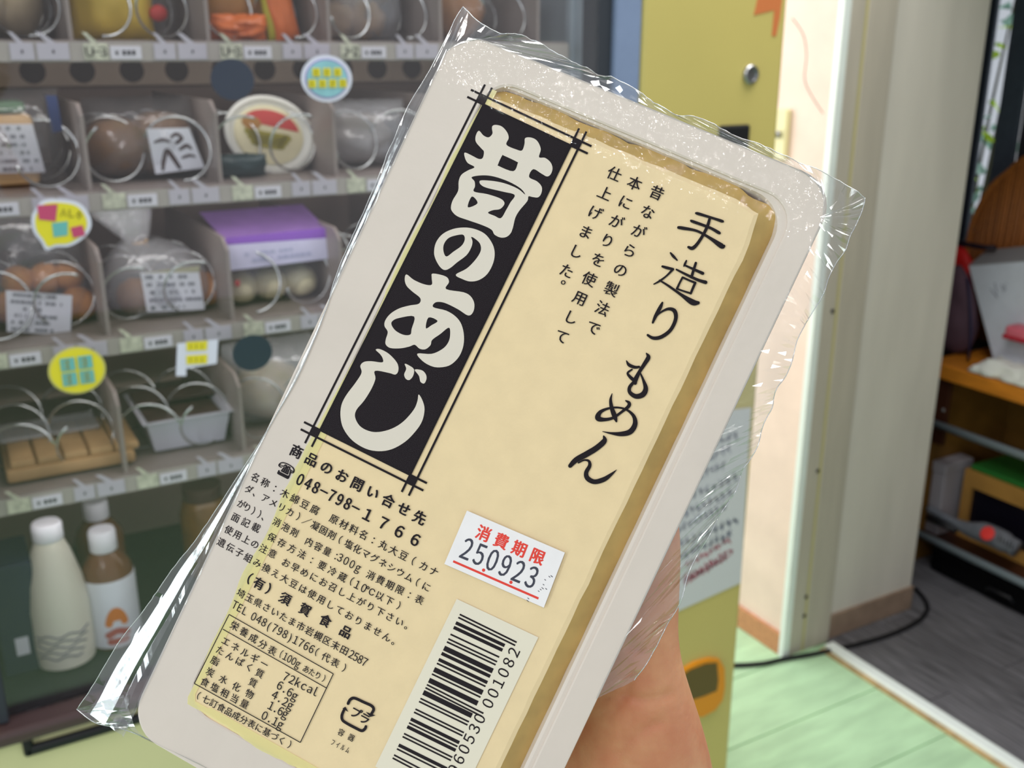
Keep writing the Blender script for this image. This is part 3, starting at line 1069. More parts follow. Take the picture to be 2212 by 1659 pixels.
t = thing('bread_bag', 'brown bun with a tilted white label printed with brown signs, second shelf', 'bread', (0.24, 1.37, z2), GRP)
MB().blob((0.213, 1.385, z2 + 0.040), (0.043, 0.045, 0.038), 0.10, seed=41).build('bun', M_brown, t, True)
MB().blob((0.268, 1.395, z2 + 0.042), (0.040, 0.040, 0.040), 0.12, seed=42, power=0.75).build('bun', M_brown, t, True)
lq = Q(((316, 278), (408, 276), (442, 362), (336, 376)), 1.339)
l_ = label_quad(t, lq)
pr = MB()
L0, U0 = np.array(lq[3]), None


def on_quad(q4):
    tl, tr_, br, bl = [np.array(p, float) for p in q4]
    return lambda u, v, z=0.0: tuple((tl * (1 - u) + tr_ * u) * (1 - v) + (bl * (1 - u) + br * u) * v + np.array((0, -0.0012, 0)))


to = on_quad(lq)
M_brink = mat('brown_ink', (70, 50, 48), 0.6)
for s_ in (((0.16, 0.92, 0.06), (0.22, 0.72, 0.09), (0.34, 0.50, 0.10), (0.42, 0.66, 0.11), (0.50, 0.92, 0.08)),
           ((0.12, 0.30, 0.05), (0.30, 0.26, 0.09), (0.44, 0.30, 0.06)),
           ((0.50, 0.20, 0.05), (0.66, 0.14, 0.08), (0.74, 0.24, 0.08), (0.60, 0.34, 0.08)),
           ((0.62, 0.50, 0.06), (0.80, 0.42, 0.09), (0.86, 0.50, 0.06)),
           ((0.62, 0.70, 0.05), (0.78, 0.66, 0.07), (0.88, 0.70, 0.05))):
    stroke(pr, s_, to)
pr.build('label_print', M_brink, l_, fixn=False)
place(pillow(0.135, 0.10, 0.11, 44), (0.243, 1.392, z2 + 0.001)).build('bag', M_bag, t, True)

# oval bowl leaning back in its spiral
t = thing('noodle_bowl', 'white oval bowl with a cream and red lid leaning on the second shelf', 'bowl', (0.39, 1.40, z2), GRP)
bc = P(583, 291, 1, 1.372)
ms = Matrix.Translation(Vector(bc)) @ Matrix.Rotation(math.radians(14), 4, 'Y') @ Matrix.Rotation(math.radians(78), 4, 'X') @ Matrix.Diagonal((1.2, 0.98, 1, 1))
MB().lathe([(0.028, -0.040), (0.040, -0.022), (0.0485, -0.002), (0.0515, 0.0005), (0.0515, 0.003), (0.047, 0.0035), (0.044, -0.001), (0.040, -0.004), (0.0, -0.004)],
           (0, 0, 0), 40).xform(ms).build('dish', M_bowl, t, True, angle=35)
ld = MB().lathe([(0.0395, -0.0038), (0.0395, -0.0018), (0.036, -0.001), (0.0, -0.001)], (0, 0, 0), 40).xform(ms).build('lid', M_lid, t, True, angle=35)
poly = [ms @ Vector((0.033 * math.cos(a), 0.008 + 0.025 * math.sin(a), -0.0005)) for a in np.linspace(0.15, math.pi - 0.15, 14)]
MB().prism([tuple(p) for p in poly], (0, 0, 0), tuple(ms.to_3x3() @ Vector((0, 0, 0.0004)))).build('red_print', M_redp2, ld)
poly = [ms @ Vector((0.011 * math.cos(a) - 0.022, 0.011 + 0.009 * math.sin(a), 0.0)) for a in np.linspace(0, 6.28, 14)[:-1]]
MB().prism([tuple(p) for p in poly], (0, 0, 0), tuple(ms.to_3x3() @ Vector((0, 0, 0.0005)))).build('orange_print', M_amber, ld)
pr = MB()
for k in range(3):
    stroke(pr, [(-0.024 + 0.004 * k, -0.001 - 0.006 * k, 0.0022), (-0.005, -0.002 - 0.006 * k, 0.0026), (0.02 - 0.003 * k, 0.0 - 0.006 * k, 0.002)],
           lambda a, c2, zz: tuple(ms @ Vector((a, c2, 0.0))))
pr.build('label_print', M_sto, ld, fixn=False)
t = thing('sauce_packet', 'dark green sauce packet lying under the white oval bowl', 'packet', (0.355, 1.36, z2), GRP)
place(pillow(0.070, 0.030, 0.024, 51), (0.350, 1.335, z2 + 0.001), rx=0.35).build('wrapper', mat('dark_green_foil', (34, 60, 62), 0.35, 0.5), t, True)

t = thing('bread_bag', 'nearly empty looking clear grey bag right of the oval bowl', 'bread', (0.54, 1.38, z2), GRP)
MB().blob((0.54, 1.40, z2 + 0.037), (0.05, 0.045, 0.035), 0.15, seed=52).build('bun', mat('greyish_bun', (168, 158, 148), 0.6, var=0.1), t, True)
place(pillow(0.125, 0.09, 0.10, 53), (0.543, 1.39, z2 + 0.001)).build('bag', M_bagm, t, True)

# --- third row
t = thing('bread_bag', 'clear bag of small round golden buns with a large white label', 'bread', (0.085, 1.38, z3), GRP)
for k, (px, py, r0) in enumerate(((40, 610, 30), (100, 604, 31), (150, 600, 30), (172, 660, 34), (28, 668, 34), (95, 680, 33), (160, 712, 26), (60, 728, 26))):
    y = 1.385 if k < 3 else 1.365
    c = P(px, py, 1, y)
    MB().blob((c[0], y + 0.012, max(c[2], z3 + 0.02)), (r0 * 0.00066, 0.022, r0 * 0.00064), 0.1, seed=60 + k).build('bun', M_bun, t, True)
lq = Q(((12, 627), (156, 638), (152, 724), (15, 716)), 1.334)
l_ = label_quad(t, lq)
lines_on(l_, lq, 6, M_labg, 0.0012, seed=7, fill=0.6)
place(pillow(0.142, 0.165, 0.105, 66), (0.086, 1.386, z3 + 0.001)).build('bag', M_bag, t, True)

t = thing('bread_bag', 'tied clear bag of golden rolls with white label and orange tie', 'bread', (0.24, 1.38, z3), GRP)
for k, (px, py, r0) in enumerate(((297, 652, 38), (340, 640, 34), (440, 622, 34), (455, 655, 36), (400, 668, 34), (330, 680, 30))):
    c = P(px, py, 1, 1.375)
    MB().blob((c[0], 1.385, max(c[2], z3 + 0.023)), (r0 * 0.00066, 0.026, r0 * 0.00064), 0.1, seed=70 + k).build('bun', M_bun, t, True)
lq = Q(((303, 590), (430, 588), (442, 668), (318, 674)), 1.336)
l_ = label_quad(t, lq)
lines_on(l_, lq, 5, M_labg, 0.0012, seed=9, fill=0.55)
lq2 = Q(((303, 590), (432, 574), (430, 588), (305, 606)), 1.338)
label_quad(t, lq2, mat('olive_label_fold', (176, 174, 146), 0.55), name='label_fold')
nk = P(312, 532, 1, 1.38)
prof = []
bg_ = MB()
ctrs = [(0.243, z3 + 0.004, 0.055, 0.048), (0.243, z3 + 0.03, 0.069, 0.054), (0.244, z3 + 0.06, 0.066, 0.05), (0.238, z3 + 0.082, 0.048, 0.04), (0.228, z3 + 0.098, 0.024, 0.022),
        (nk[0] - 0.004, nk[2], 0.008, 0.007), (nk[0] - 0.012, nk[2] + 0.018, 0.022, 0.01), (nk[0] - 0.022, nk[2] + 0.04, 0.036, 0.012), (nk[0] - 0.026, nk[2] + 0.056, 0.040, 0.013)]
V, Fc = [], []
NN = 26
for i, (x, z, rx_, ry_) in enumerate(ctrs):
    for k in range(NN):
        a = 2 * math.pi * k / NN
        j_ = 1 + 0.14 * noise.noise(Vector((math.cos(a) * 3, math.sin(a) * 3, i * 1.7)))
        V.append((x + rx_ * math.cos(a) * j_, 1.388 + ry_ * math.sin(a) * j_, z))
for i in range(len(ctrs) - 1):
    for k in range(NN):
        Fc.append((i * NN + k, i * NN + (k + 1) % NN, (i + 1) * NN + (k + 1) % NN, (i + 1) * NN + k))
Fc.append(tuple(range(NN)))
MB().add(V, Fc).build('bag', M_bagm, t, True)
MB().tube([(nk[0] - 0.004 + 0.009 * math.cos(a), 1.388 + 0.008 * math.sin(a), nk[2] + 0.001 * a) for a in np.linspace(0, 6.6, 18)], 0.0018, 6).build(
    'tie', mat('orange_tie', (222, 160, 52), 0.4), t, True)

t = thing('roll_packet', 'purple and lavender packet with cream rolls showing in its lower half', 'bread', (0.40, 1.38, z3), GRP)
x0, x1 = P(490, 600, 1, 1.34)[0], P(712, 600, 1, 1.34)[0]
for k in range(3):
    MB().blob((x0 + 0.024 + k * 0.042, 1.372, z3 + 0.024), (0.024, 0.03, 0.022), 0.06, seed=80 + k).build('roll', M_bunw, t, True)
lq = [(x0, 1.338, z3 + 0.096), (x1, 1.338, z3 + 0.098), (x1 + 0.002, 1.334, z3 + 0.058), (x0 + 0.003, 1.334, z3 + 0.055)]
l_ = label_quad(t, lq, M_lav, name='lavender_band')
lines_on(l_, [lq[0] + np.array((0.012, 0, -0.010)), lq[1] + np.array((-0.012, 0, -0.010)), lq[2] + np.array((-0.012, 0, 0.006)), lq[3] + np.array((0.012, 0, 0.006))],
         3, mat('faint_blue_print', (170, 174, 206), 0.6), 0.0012, seed=12)
lq = [(x0 - 0.006, 1.44, z3 + 0.118), (x1, 1.44, z3 + 0.119), (x1, 1.338, z3 + 0.0975), (x0, 1.338, z3 + 0.0955)]
label_quad(t, lq, M_purp, name='purple_top')
label_quad(t, [(x0, 1.3375, z3 + 0.098), (x1, 1.3375, z3 + 0.100), (x1, 1.337, z3 + 0.086), (x0, 1.337, z3 + 0.089)], mat('violet_edge', (136, 84, 190), 0.4), 0.0008, 'purple_edge')
MB().blob((P(512, 612, 1, 1.34)[0], 1.3385, P(512, 612, 1, 1.34)[2]), (0.004, 0.002, 0.005), sub=2).build('red_spot', M_redp2, t, True)
mb = pillow(x1 - x0 + 0.012, 0.096, 0.085, 84, jit=0.06)
place(mb, ((x0 + x1) / 2, 1.385, z3 + 0.001)).build('bag', M_bag, t, True)

t = thing('food_tray', 'pale food tray at the right end of the third shelf behind the film', 'tray', (0.53, 1.40, z3), GRP)
MB().box((0.475, 1.34, z3 + 0.001), (0.605, 1.46, z3 + 0.03), 0.006).build('dish', M_tray2, t, True, angle=40)
MB().box((0.480, 1.345, z3 + 0.030), (0.600, 1.455, z3 + 0.05), 0.008).build('filling', M_brown, t, True, angle=40)

# --- fourth row
t = thing('wafer_tray', 'flat tray of tan wafers under grey film on the fourth shelf', 'tray', (0.10, 1.40, z4), GRP)
xa, xb = P(62, 960, 1, 1.31)[0], P(292, 975, 1, 1.31)[0]
MB().box((xa - 0.03, 1.31, z4 + 0.004), (xb, 1.45, z4 + 0.020), 0.004).build('dish', M_tan, t, True, angle=40)
for k in range(5):
    MB().box((xa - 0.024 + k * 0.031, 1.316, z4 + 0.019), (xa + 0.005 + k * 0.031, 1.445, z4 + 0.030), 0.004).build('wafer', M_tan, t, True, angle=40)
MB().box((xa - 0.03, 1.385, z4 + 0.031), (xb - 0.03, 1.45, z4 + 0.037), 0.002).build('film', M_bagm, t)
t = thing('dessert_tray', 'silver white tray with dark brown filling on the fourth shelf', 'tray', (0.24, 1.40, z4), GRP)
xa, xb = P(312, 930, 1, 1.325)[0], P(506, 930, 1, 1.325)[0]
zt = P(400, 905, 1, 1.325)[2]
V = []
ring = lambda x0_, x1_, y0_, y1_, z: [(x0_, y0_, z), (x1_, y0_, z), (x1_, y1_, z), (x0_, y1_, z)]
rs_ = [ring(xa + 0.012, xb - 0.012, 1.334, 1.45, z4 + 0.004), ring(xa + 0.004, xb - 0.004, 1.326, 1.458, zt), ring(xa - 0.002, xb + 0.002, 1.320, 1.464, zt + 0.001),
       ring(xa - 0.002, xb + 0.002, 1.320, 1.464, zt + 0.0025), ring(xa + 0.005, xb - 0.005, 1.328, 1.457, zt + 0.002), ring(xa + 0.008, xb - 0.008, 1.331, 1.454, zt - 0.006)]
for r0 in rs_:
    V += r0
Fc = [(0, 1, 2, 3)] + [(4 * i + k, 4 * i + (k + 1) % 4, 4 * i + 4 + (k + 1) % 4, 4 * i + 4 + k) for i in range(5) for k in range(4)]
MB().add(V, Fc).build('dish', M_tray2, t)
MB().box((xa + 0.009, 1.333, zt - 0.012), (xb - 0.009, 1.452, zt - 0.005), 0.002).build('filling', M_choc, t)
MB().box((xa + 0.004, 1.40, zt + 0.003), (xb - 0.004, 1.457, zt + 0.006), 0.001).build('lid_band', M_choc, t)
t = thing('bread_bag', 'pale bag on the fourth shelf half hidden by the tofu film', 'bread', (0.39, 1.40, z4), GRP)
MB().blob((0.385, 1.40, z4 + 0.045), (0.05, 0.05, 0.043), 0.1, seed=91).build('bun', M_bunp, t, True)
place(pillow(0.13, 0.12, 0.11, 92), (0.388, 1.40, z4 + 0.001)).build('bag', M_bagm, t, True)

# --- bottom deck: bottles
zd = WZ0
BG = 'bottles at the bottom of the machine'
bx = P(128, 1400, 1, 1.345)
zb_ = max(P(128, 1416, 1, 1.345)[2], zd)
t = thing('milk_bottle', 'tall milk white bottle with wavy dark print beside the window edge', 'bottle', (bx[0], 1.345, zd), BG)
zc_ = P(108, 1126, 1, 1.345)[2]
H = zc_ - zd
cx_ = P(122, 1300, 1, 1.345)[0] + 0.002
MB().lathe([(0.030, 0), (0.0375, 0.004), (0.039, 0.03), (0.0385, H * 0.42), (0.034, H * 0.60), (0.024, H * 0.80), (0.0175, H * 0.88), (0.0165, H * 0.90)], (cx_, 1.345, zd), 32).build(
    'body', M_milk, t, True, angle=50)
MB().lathe([(0.0185, H * 0.885), (0.019, H * 0.89), (0.019, H * 0.985), (0.017, H), (0.0, H)], (cx_, 1.345, zd), 28).build('cap', M_cap, t, True, angle=40)
pr = MB()
for k in range(5):
    zz = zd + 0.055 - 0.008 * k
    pts = [(cx_ + 0.0392 * math.sin(a), 1.345 - 0.0392 * math.cos(a), zz + 0.002 * math.sin(9 * a + 2 * k)) for a in np.linspace(-1.0, 0.9 - 0.1 * k, 22)]
    pr.tube(pts, 0.0011, 5)
pr.build('print', mat('grey_violet_ink', (110, 106, 124), 0.6), t)
t = thing('drink_bottle', 'white capped drink bottle with a white label and orange emblem', 'bottle', (0.19, 1.36, zd), BG)
cx2 = P(240, 1300, 1, 1.36)[0]
zt2 = P(234, 1139, 1, 1.36)[2]
H2 = zt2 - zd
MB().lathe([(0.028, 0), (0.034, 0.004), (0.0345, H2 * 0.62), (0.031, H2 * 0.70), (0.020, H2 * 0.79), (0.0145, H2 * 0.83)], (cx2, 1.36, zd), 30).build('body', M_tea, t, True, angle=50)
MB().lathe([(0.0175, H2 * 0.825), (0.018, H2 * 0.83), (0.018, H2 * 0.975), (0.016, H2), (0, H2)], (cx2, 1.36, zd), 26).build('cap', M_cap, t, True, angle=40)
wl = MB().lathe([(0.0349, H2 * 0.04), (0.0355, H2 * 0.05), (0.0355, H2 * 0.60), (0.0349, H2 * 0.62)], (cx2, 1.36, zd), 30).build('label', M_lab, t, True, angle=40)
pt = lambda a, zz, zoff=0.0: (cx2 + 0.0359 * math.sin(a / 0.0355), 1.36 - 0.0359 * math.cos(a / 0.0355), zd + zz)
em = MB()
stroke(em, [(-0.010, H2 * 0.26, 0.004), (-0.006, H2 * 0.33, 0.006), (0.000, H2 * 0.37, 0.006), (0.007, H2 * 0.33, 0.006), (0.011, H2 * 0.26, 0.004)], pt)
stroke(em, [(-0.004, H2 * 0.31, 0.006), (0.004, H2 * 0.31, 0.006)], pt)
em.build('emblem', mat('orange_emblem', (214, 120, 40), 0.5), wl, fixn=False)
em = MB()
stroke(em, [(-0.012, H2 * 0.16, 0.006), (0.0, H2 * 0.19, 0.008), (0.013, H2 * 0.16, 0.006)], pt)
stroke(em, [(-0.010, H2 * 0.10, 0.004), (0.010, H2 * 0.10, 0.004)], pt)
em.build('emblem', mat('dull_red_print', (178, 84, 80), 0.5), wl, fixn=False)
t = thing('drink_bottle', 'brown bottle with a white cap standing furthest back', 'bottle', (0.19, 1.50, zd), BG)
cx3 = P(208, 1110, 1, 1.50)[0]
H3 = P(208, 1080, 1, 1.50)[2] - zd
MB().lathe([(0.028, 0), (0.034, 0.004), (0.0345, H3 * 0.62), (0.031, H3 * 0.70), (0.020, H3 * 0.79), (0.0145, H3 * 0.83)], (cx3, 1.50, zd), 24).build('body', M_tea, t, True, angle=50)
MB().lathe([(0.0175, H3 * 0.825), (0.018, H3 * 0.83), (0.018, H3 * 0.975), (0.016, H3), (0, H3)], (cx3, 1.50, zd), 24).build('cap', M_cap, t, True, angle=40)
t = thing('drink_carton', 'dark navy carton at the left end of the bottom deck', 'carton', (0.02, 1.40, zd), BG)
MB().box((-0.012, 1.33, zd + 0.0005), (0.040, 1.42, zd + 0.16), 0.003).build('box', mat('navy_carton', (30, 40, 66), 0.45), t)
MB().box((0.006, 1.3285, zd + 0.03), (0.022, 1.33, zd + 0.055)).build('label', M_lab, t)
t = thing('jar', 'amber brown jar behind the drink bottles on the bottom deck', 'jar', (0.30, 1.50, zd), BG)
MB().lathe([(0.03, 0), (0.036, 0.004), (0.037, 0.10), (0.030, 0.125), (0.027, 0.128)], (0.295, 1.50, zd), 24).build('body', mat('amber_jar', (120, 84, 34), 0.25, 0.5, var=0.2), t, True, angle=50)
MB().lathe([(0.029, 0.126), (0.0295, 0.127), (0.0295, 0.148), (0.0, 0.149)], (0.295, 1.50, zd), 24).build('cap', M_choc, t, True, angle=40)

# ------------------------------------------------------------------ paper notice on the control panel
yn = YG - 0.0016
nq_ = Q(((1425, 905), (1622, 880), (1600, 1259), (1436, 1333)), yn)
nt_ = thing('notice', 'pale paper notice with blue grey and red handwriting on the yellow panel', 'notice', (nq_[3][0], yn, nq_[3][2]))
M_paper = mat('notice_paper', (206, 206, 208), 0.6)
pts = []
MB().prism(nq_, (0, -0.0004, 0), (0, 0, 0)).build('sheet', M_paper, nt_)
to = lambda u, v, z=0.0: tuple(np.array(P(u, v, 1, yn - 0.0007)))
M_ink2 = mat('blue_grey_ink', (122, 126, 146), 0.6)
M_inkr = mat('red_ink', (192, 104, 120), 0.6)
rng = random.Random(21)


def scrawl(mb, x0, y0, x1, y1, hgt, wd, n):
    """a line of handwriting too blurred to read"""
    for k in range(n):
        u = (k + 0.5) / n
        cx, cy = x0 + (x1 - x0) * u, y0 + (y1 - y0) * u
        s = abs(x1 - x0) / n * 0.8
        for q in range(3):
            a = rng.uniform(0, 3.14)
            dx, dy = math.cos(a) * s / 2, math.sin(a) * hgt / 2
            ox, oy = rng.uniform(-s / 5, s / 5), rng.uniform(-hgt / 4, hgt / 4)
            stroke(mb, [(cx + ox - dx, cy + oy - dy, wd * 0.6), (cx + ox + rng.uniform(-2, 2), cy + oy + rng.uniform(-2, 2), wd), (cx + ox + dx, cy + oy + dy, wd * 0.5)], to, smooth=3)


a_, b_ = MB(), MB()
for k, yy in enumerate((935, 965, 1000, 1030, 1062, 1092, 1122, 1150)):
    scrawl(a_, 1448, yy + 62, 1596 - (k % 3) * 14, yy, 17, 3.6, 10)
for k, (xa_, ya_, xb_, yb_) in enumerate(((1480, 1222, 1580, 1165), (1478, 1250, 1583, 1188), (1476, 1262, 1570, 1203))):
    scrawl(b_, xa_, ya_, xb_, yb_, 11, 3.4, 10)
stroke(b_, [(1478, 1252, 3), (1530, 1228, 3), (1575, 1200, 3)], to)
a_.build('handwriting', M_ink2, nt_, fixn=False)
b_.build('handwriting', M_inkr, nt_, fixn=False).__setitem__('label', 'red handwriting')

# ------------------------------------------------------------------ indoor rack and the things on it
XF = 2.45
M_owood = mat('orange_wood', (206, 128, 40), 0.4, 0.45, var=0.18, vscale=8, stretch=(6, 1, 6))
M_brnw = mat('brown_board', (116, 82, 34), 0.55, 0.3, var=0.2, vscale=8)
M_dkw = mat('dark_red_brown', (64, 34, 22), 0.5, 0.3, var=0.2, vscale=10)
M_tubes = mat('light_blue_tube', (150, 164, 172), 0.3, 0.5, metal=0.3)
rk = thing('shoe_rack', 'orange topped wooden rack with two pale metal bars along its front', 'rack', (XF + 0.2, 1.25, 0))
MB().box((XF, 0.70, 0.602), (XF + 0.40, 1.88, 0.645), 0.004).build('top_board', M_owood, rk)
for y in (0.72, 1.85):
    MB().box((XF + 0.012, y, 0.0), (XF + 0.40, y + 0.022, 0.602), 0.002).build('side_panel', M_brnw, rk)
MB().box((XF + 0.385, 0.742, 0.05), (XF + 0.398, 1.85, 0.602)).build('back_panel', M_brnw, rk)
MB().box((XF + 0.02, 0.742, 0.085), (XF + 0.385, 1.85, 0.100), 0.002).build('shelf_board', M_dkw, rk)
for (za_, zb2) in ((0.468, 0.468), (0.113, 0.113)):
    MB().tube([(XF - 0.006, 0.70, za_), (XF - 0.006, 1.87, zb2)], 0.0115, 12).build('front_bar', M_tubes, rk, True)
MB().box((XF + 0.015, 1.800, 0.40), (XF + 0.030, 1.85, 0.602), 0.002).build('bracket', M_dkw, rk)
c = P(2037, 886, 0, XF + 0.014)
MB().blob((XF + 0.014, c[1], c[2]), (0.004, 0.006, 0.006), sub=2).build('screw', M_steel, rk, True)

# box with black window and green edge inside the rack
c0, c1 = P(2075, 1040, 0, 2.56), P(2230, 1090, 0, 2.56)
tb = thing('wooden_box', 'light wooden box with a black window and green lid edge inside the rack', 'box', (2.68, 1.68, 0.10))
M_lw = mat('light_wood', (176, 130, 66), 0.5, 0.3, var=0.12, vscale=8)
ya_, yb_ = P(2078, 1060, 0, 2.56)[1], 1.50
zt_ = P(2085, 1012, 0, 2.56)[2]
fr = MB()
fr.box((2.56, yb_ - 0.05, 0.1005), (2.58, ya_, 0.135)).box((2.56, yb_ - 0.05, zt_ - 0.05), (2.58, ya_, zt_)).box((2.56, ya_ - 0.028, 0.135), (2.58, ya_, zt_ - 0.05)).box(
    (2.56, yb_ - 0.05, 0.135), (2.58, yb_, zt_ - 0.05))
fr.build('front_frame', M_lw, tb)
MB().box((2.58, yb_ - 0.05, 0.1005), (2.80, ya_, zt_)).build('case', M_brnw, tb)
MB().box((2.574, yb_, 0.135), (2.58, ya_ - 0.028, zt_ - 0.05)).build('window', mat('black_panel', (16, 14, 26), 0.3), tb)
MB().box((2.57, yb_ - 0.05, zt_), (2.79, ya_ - 0.01, zt_ + 0.016), 0.004).build('lid', mat('green_lid', (38, 110, 44), 0.5), tb)
# grey box at the left, brown board upright behind
gb = thing('grey_box', 'pale grey upright box at the left end of the rack', 'box', (2.56, 1.815, 0.10))
MB().box((2.50, 1.80, 0.1005), (2.62, 1.845, 0.33), 0.004).box((2.498, 1.798, 0.30), (2.622, 1.847, 0.332), 0.003).build('carton', mat('grey_card', (150, 146, 152), 0.6), gb)
# grey and black tool with a red button on the lower shelf
tl = thing('power_tool', 'grey and black hand tool with a red disc lying on the lower bar shelf', 'tool', (2.49, 1.62, 0.1))
M_tg = mat('grey_tool_plastic', (108, 112, 120), 0.45, 0.5, var=0.1)
hc0, hc1 = P(2010, 1095, 0, 2.49), P(2190, 1185, 0, 2.49)
ax = [P(a, b2, 0, 2.49) for a, b2 in ((2006, 1098), (2050, 1122), (2090, 1142), (2130, 1152), (2165, 1168), (2196, 1186))]
MB().tube(catmull(ax, 5), [0.012 + 0.018 * min(1, max(0, (i - 6) / 8)) * (1 if i < 22 else 0.75) for i in range(26)], 14).build('body', M_tg, tl, True)
rc = P(2134, 1153, 0, 2.455)
MB().lathe([(0.020, 0.0), (0.021, 0.004), (0.017, 0.008), (0.0, 0.009)], (0, 0, 0), 20).xform(Matrix.Translation(Vector((rc[0], rc[1], rc[2]))) @ Matrix.Rotation(-1.0, 4, 'Y')).build(
    'red_disc', mat('red_disc', (226, 62, 58), 0.45), tl, True, angle=40)
hb = [P(a, b2, 0, 2.475) for a, b2 in ((2004, 1118), (2034, 1130), (2066, 1146))]
MB().tube(hb, [0.010, 0.011, 0.009], 10).build('grip', M_black, tl, True)
vr = MB()
for k in range(5):
    p0 = P(2160 + 7 * k, 1160 + 4 * k, 0, 2.462)
    vr.tube([(p0[0], p0[1], p0[2] + 0.006), (p0[0] - 0.004, p0[1], p0[2] - 0.012)], 0.0018, 6)
vr.build('rib', M_black, tl)
# black case on the floor under the rack
bk = thing('black_case', 'black case on the floor beneath the lowest rack bar', 'case', (2.60, 1.60, 0.0))
MB().box((2.47, 1.32, 0.0005), (2.78, 1.79, 0.082), 0.012).build('shell', mat('matte_black', (9, 9, 11), 0.9, 0.1), bk, True, angle=40)
MB().tube([(2.466, 1.50, 0.03), (2.455, 1.51, 0.045), (2.455, 1.58, 0.045), (2.466, 1.59, 0.03)], 0.005, 8).build('handle', M_black, bk, True)

# on top of the rack
ZT = 0.645
M_ratt = mat('rattan_brown', (160, 96, 42), 0.5, 0.4, var=0.35, vscale=30, stretch=(4, 40, 4), rnd=0.2)
bk = thing('basket', 'brown woven basket with a round rim standing behind the white board', 'basket', (2.785, 1.62, ZT))
out = [(2092, 560), (2098, 520), (2108, 480), (2125, 440), (2150, 400), (2185, 370), (2215, 345), (2260, 325)]
y0_, y1_ = P(2095, 520, 0, 2.785)[1], P(2300, 330, 0, 2.785)[1]
pl_ = [P(a, b2, 0, 2.785) for a, b2 in out]
yc = pl_[-1][1]
n_ = 26
zlow = ZT + 0.001
for k in range(n_):
    y = pl_[0][1] - 0.004 - k * (pl_[0][1] - (yc - 0.10)) / n_
    ys = [p[1] for p in pl_][::-1]
    zs = [p[2] for p in pl_][::-1]
    zt2_ = float(np.interp(y, ys, zs)) if y > yc else pl_[-1][2]
    sx = 0.03 * math.sin(math.pi * (k + 0.5) / n_)
    MB().tube([(2.785 - sx * 0.3 + 0.002 * (k % 2), y, zlow), (2.78 - sx + 0.004 * (k % 2), y - 0.002, (zlow + zt2_) / 2), (2.785 - sx * 0.6, y, zt2_)], 0.0062, 6).build('cane', M_ratt, bk, True)
rim = [(2.77, p[1], p[2]) for p in pl_] + [(2.77, yc - 0.10, pl_[-1][2] + 0.005)]
MB().tube(catmull(rim, 4), 0.008, 8).build('rim', M_ratt, bk, True)
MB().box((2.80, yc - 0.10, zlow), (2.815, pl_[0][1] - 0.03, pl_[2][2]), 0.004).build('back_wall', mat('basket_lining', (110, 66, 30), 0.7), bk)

# leaning white box/board with handwriting, red bag behind, dark purple bag left
M_wb = mat('white_card', (206, 210, 220), 0.55, var=0.03)
M_wbt = mat('grey_card_top', (150, 148, 150), 0.6)
wb = thing('white_box', 'leaning white box with two lines of faint handwriting on the rack', 'box', (2.58, 1.62, ZT))
f4 = [P(*a, 0, x) for a, x in (((2093, 575), 2.60), ((2330, 556), 2.60), ((2380, 760), 2.555), ((2156, 760), 2.555))]
zfix = ZT + 0.002
f4[2][2] = f4[3][2] = zfix
bkv = np.array((0.09, 0.012, 0.035))
MB().prism(f4, (0, 0, 0), bkv).build('body', M_wb, wb)
MB().prism([f4[0] + (0, 0, 0.001), f4[1] + (0, 0, 0.001), f4[1] + bkv + (0, 0, 0.001), f4[0] + bkv + (0, 0, 0.001)], (0, 0, 0), (0, 0, 0.002)).build('lid', M_wbt, wb)
a_ = MB()
tw = on_quad(f4)
e1, e2 = f4[1] - f4[0], f4[3] - f4[0]
nn = np.cross(e1, e2)
nn = nn / np.linalg.norm(nn)
nn = nn if nn[0] < 0 else -nn
to = lambda u, v, z=0.0: tuple((f4[0] * (1 - u) + f4[1] * u) * (1 - v) + (f4[3] * (1 - u) + f4[2] * u) * v + nn * 0.0008)
r_ = random.Random(5)
for row, v0 in enumerate((0.24, 0.52)):
    for k in range(6):
        u0 = 0.19 + 0.115 * k + 0.02 * row
        for q in range(3):
            stroke(a_, [(u0 + r_.uniform(-.03, .03), v0 + r_.uniform(-.08, .08), 0.012), (u0 + r_.uniform(-.03, .03), v0 + r_.uniform(-.08, .08), 0.012)], to, smooth=0)
a_.build('handwriting', mat('faint_pen', (130, 134, 150), 0.6), wb, fixn=False)

M_rd = mat('red_fabric', (204, 24, 22), 0.6, var=0.1)
rb = thing('red_bag', 'red cloth bag with dark piping behind the purple bag', 'bag', (2.655, 1.86, ZT))
c = P(2088, 590, 0, 2.70)
MB().blob((2.655, c[1] + 0.012, ZT + 0.15), (0.022, 0.07, 0.149), 0.06, seed=5, power=0.7).build('body', M_rd, rb, True)
ep = [P(a, b2, 0, 2.655) for a, b2 in ((2062, 522), (2090, 528), (2120, 534), (2150, 536))]
MB().tube(ep, 0.008, 8).build('piping', mat('dark_piping', (36, 22, 34), 0.6), rb, True)
M_pp = mat('purple_grey_cloth', (88, 66, 78), 0.8, 0.2, var=0.18, vscale=8, bump=0.4, bscale=30)
pb = thing('purple_bag', 'dark purple grey cloth bag leaning beside the beige wall', 'bag', (2.57, 1.88, ZT))
bm = bmesh.new()
bmesh.ops.create_icosphere(bm, subdivisions=4, radius=1)
ct = P(2075, 700, 0, 2.57)
for v in bm.verts:
    q = v.co.copy()
    t_ = (q.z + 1) / 2
    k = 1 + 0.10 * noise.noise(q * 2.5)
    v.co = Vector((2.575 + q.x * 0.045 * (1 - 0.3 * t_) * k, 1.895 + 0.012 * t_ + q.y * 0.105 * (1.0 - 0.62 * t_) * k, ZT + 0.001 + 0.262 * t_))
MB().bm(bm).build('body', M_pp, pb, True)
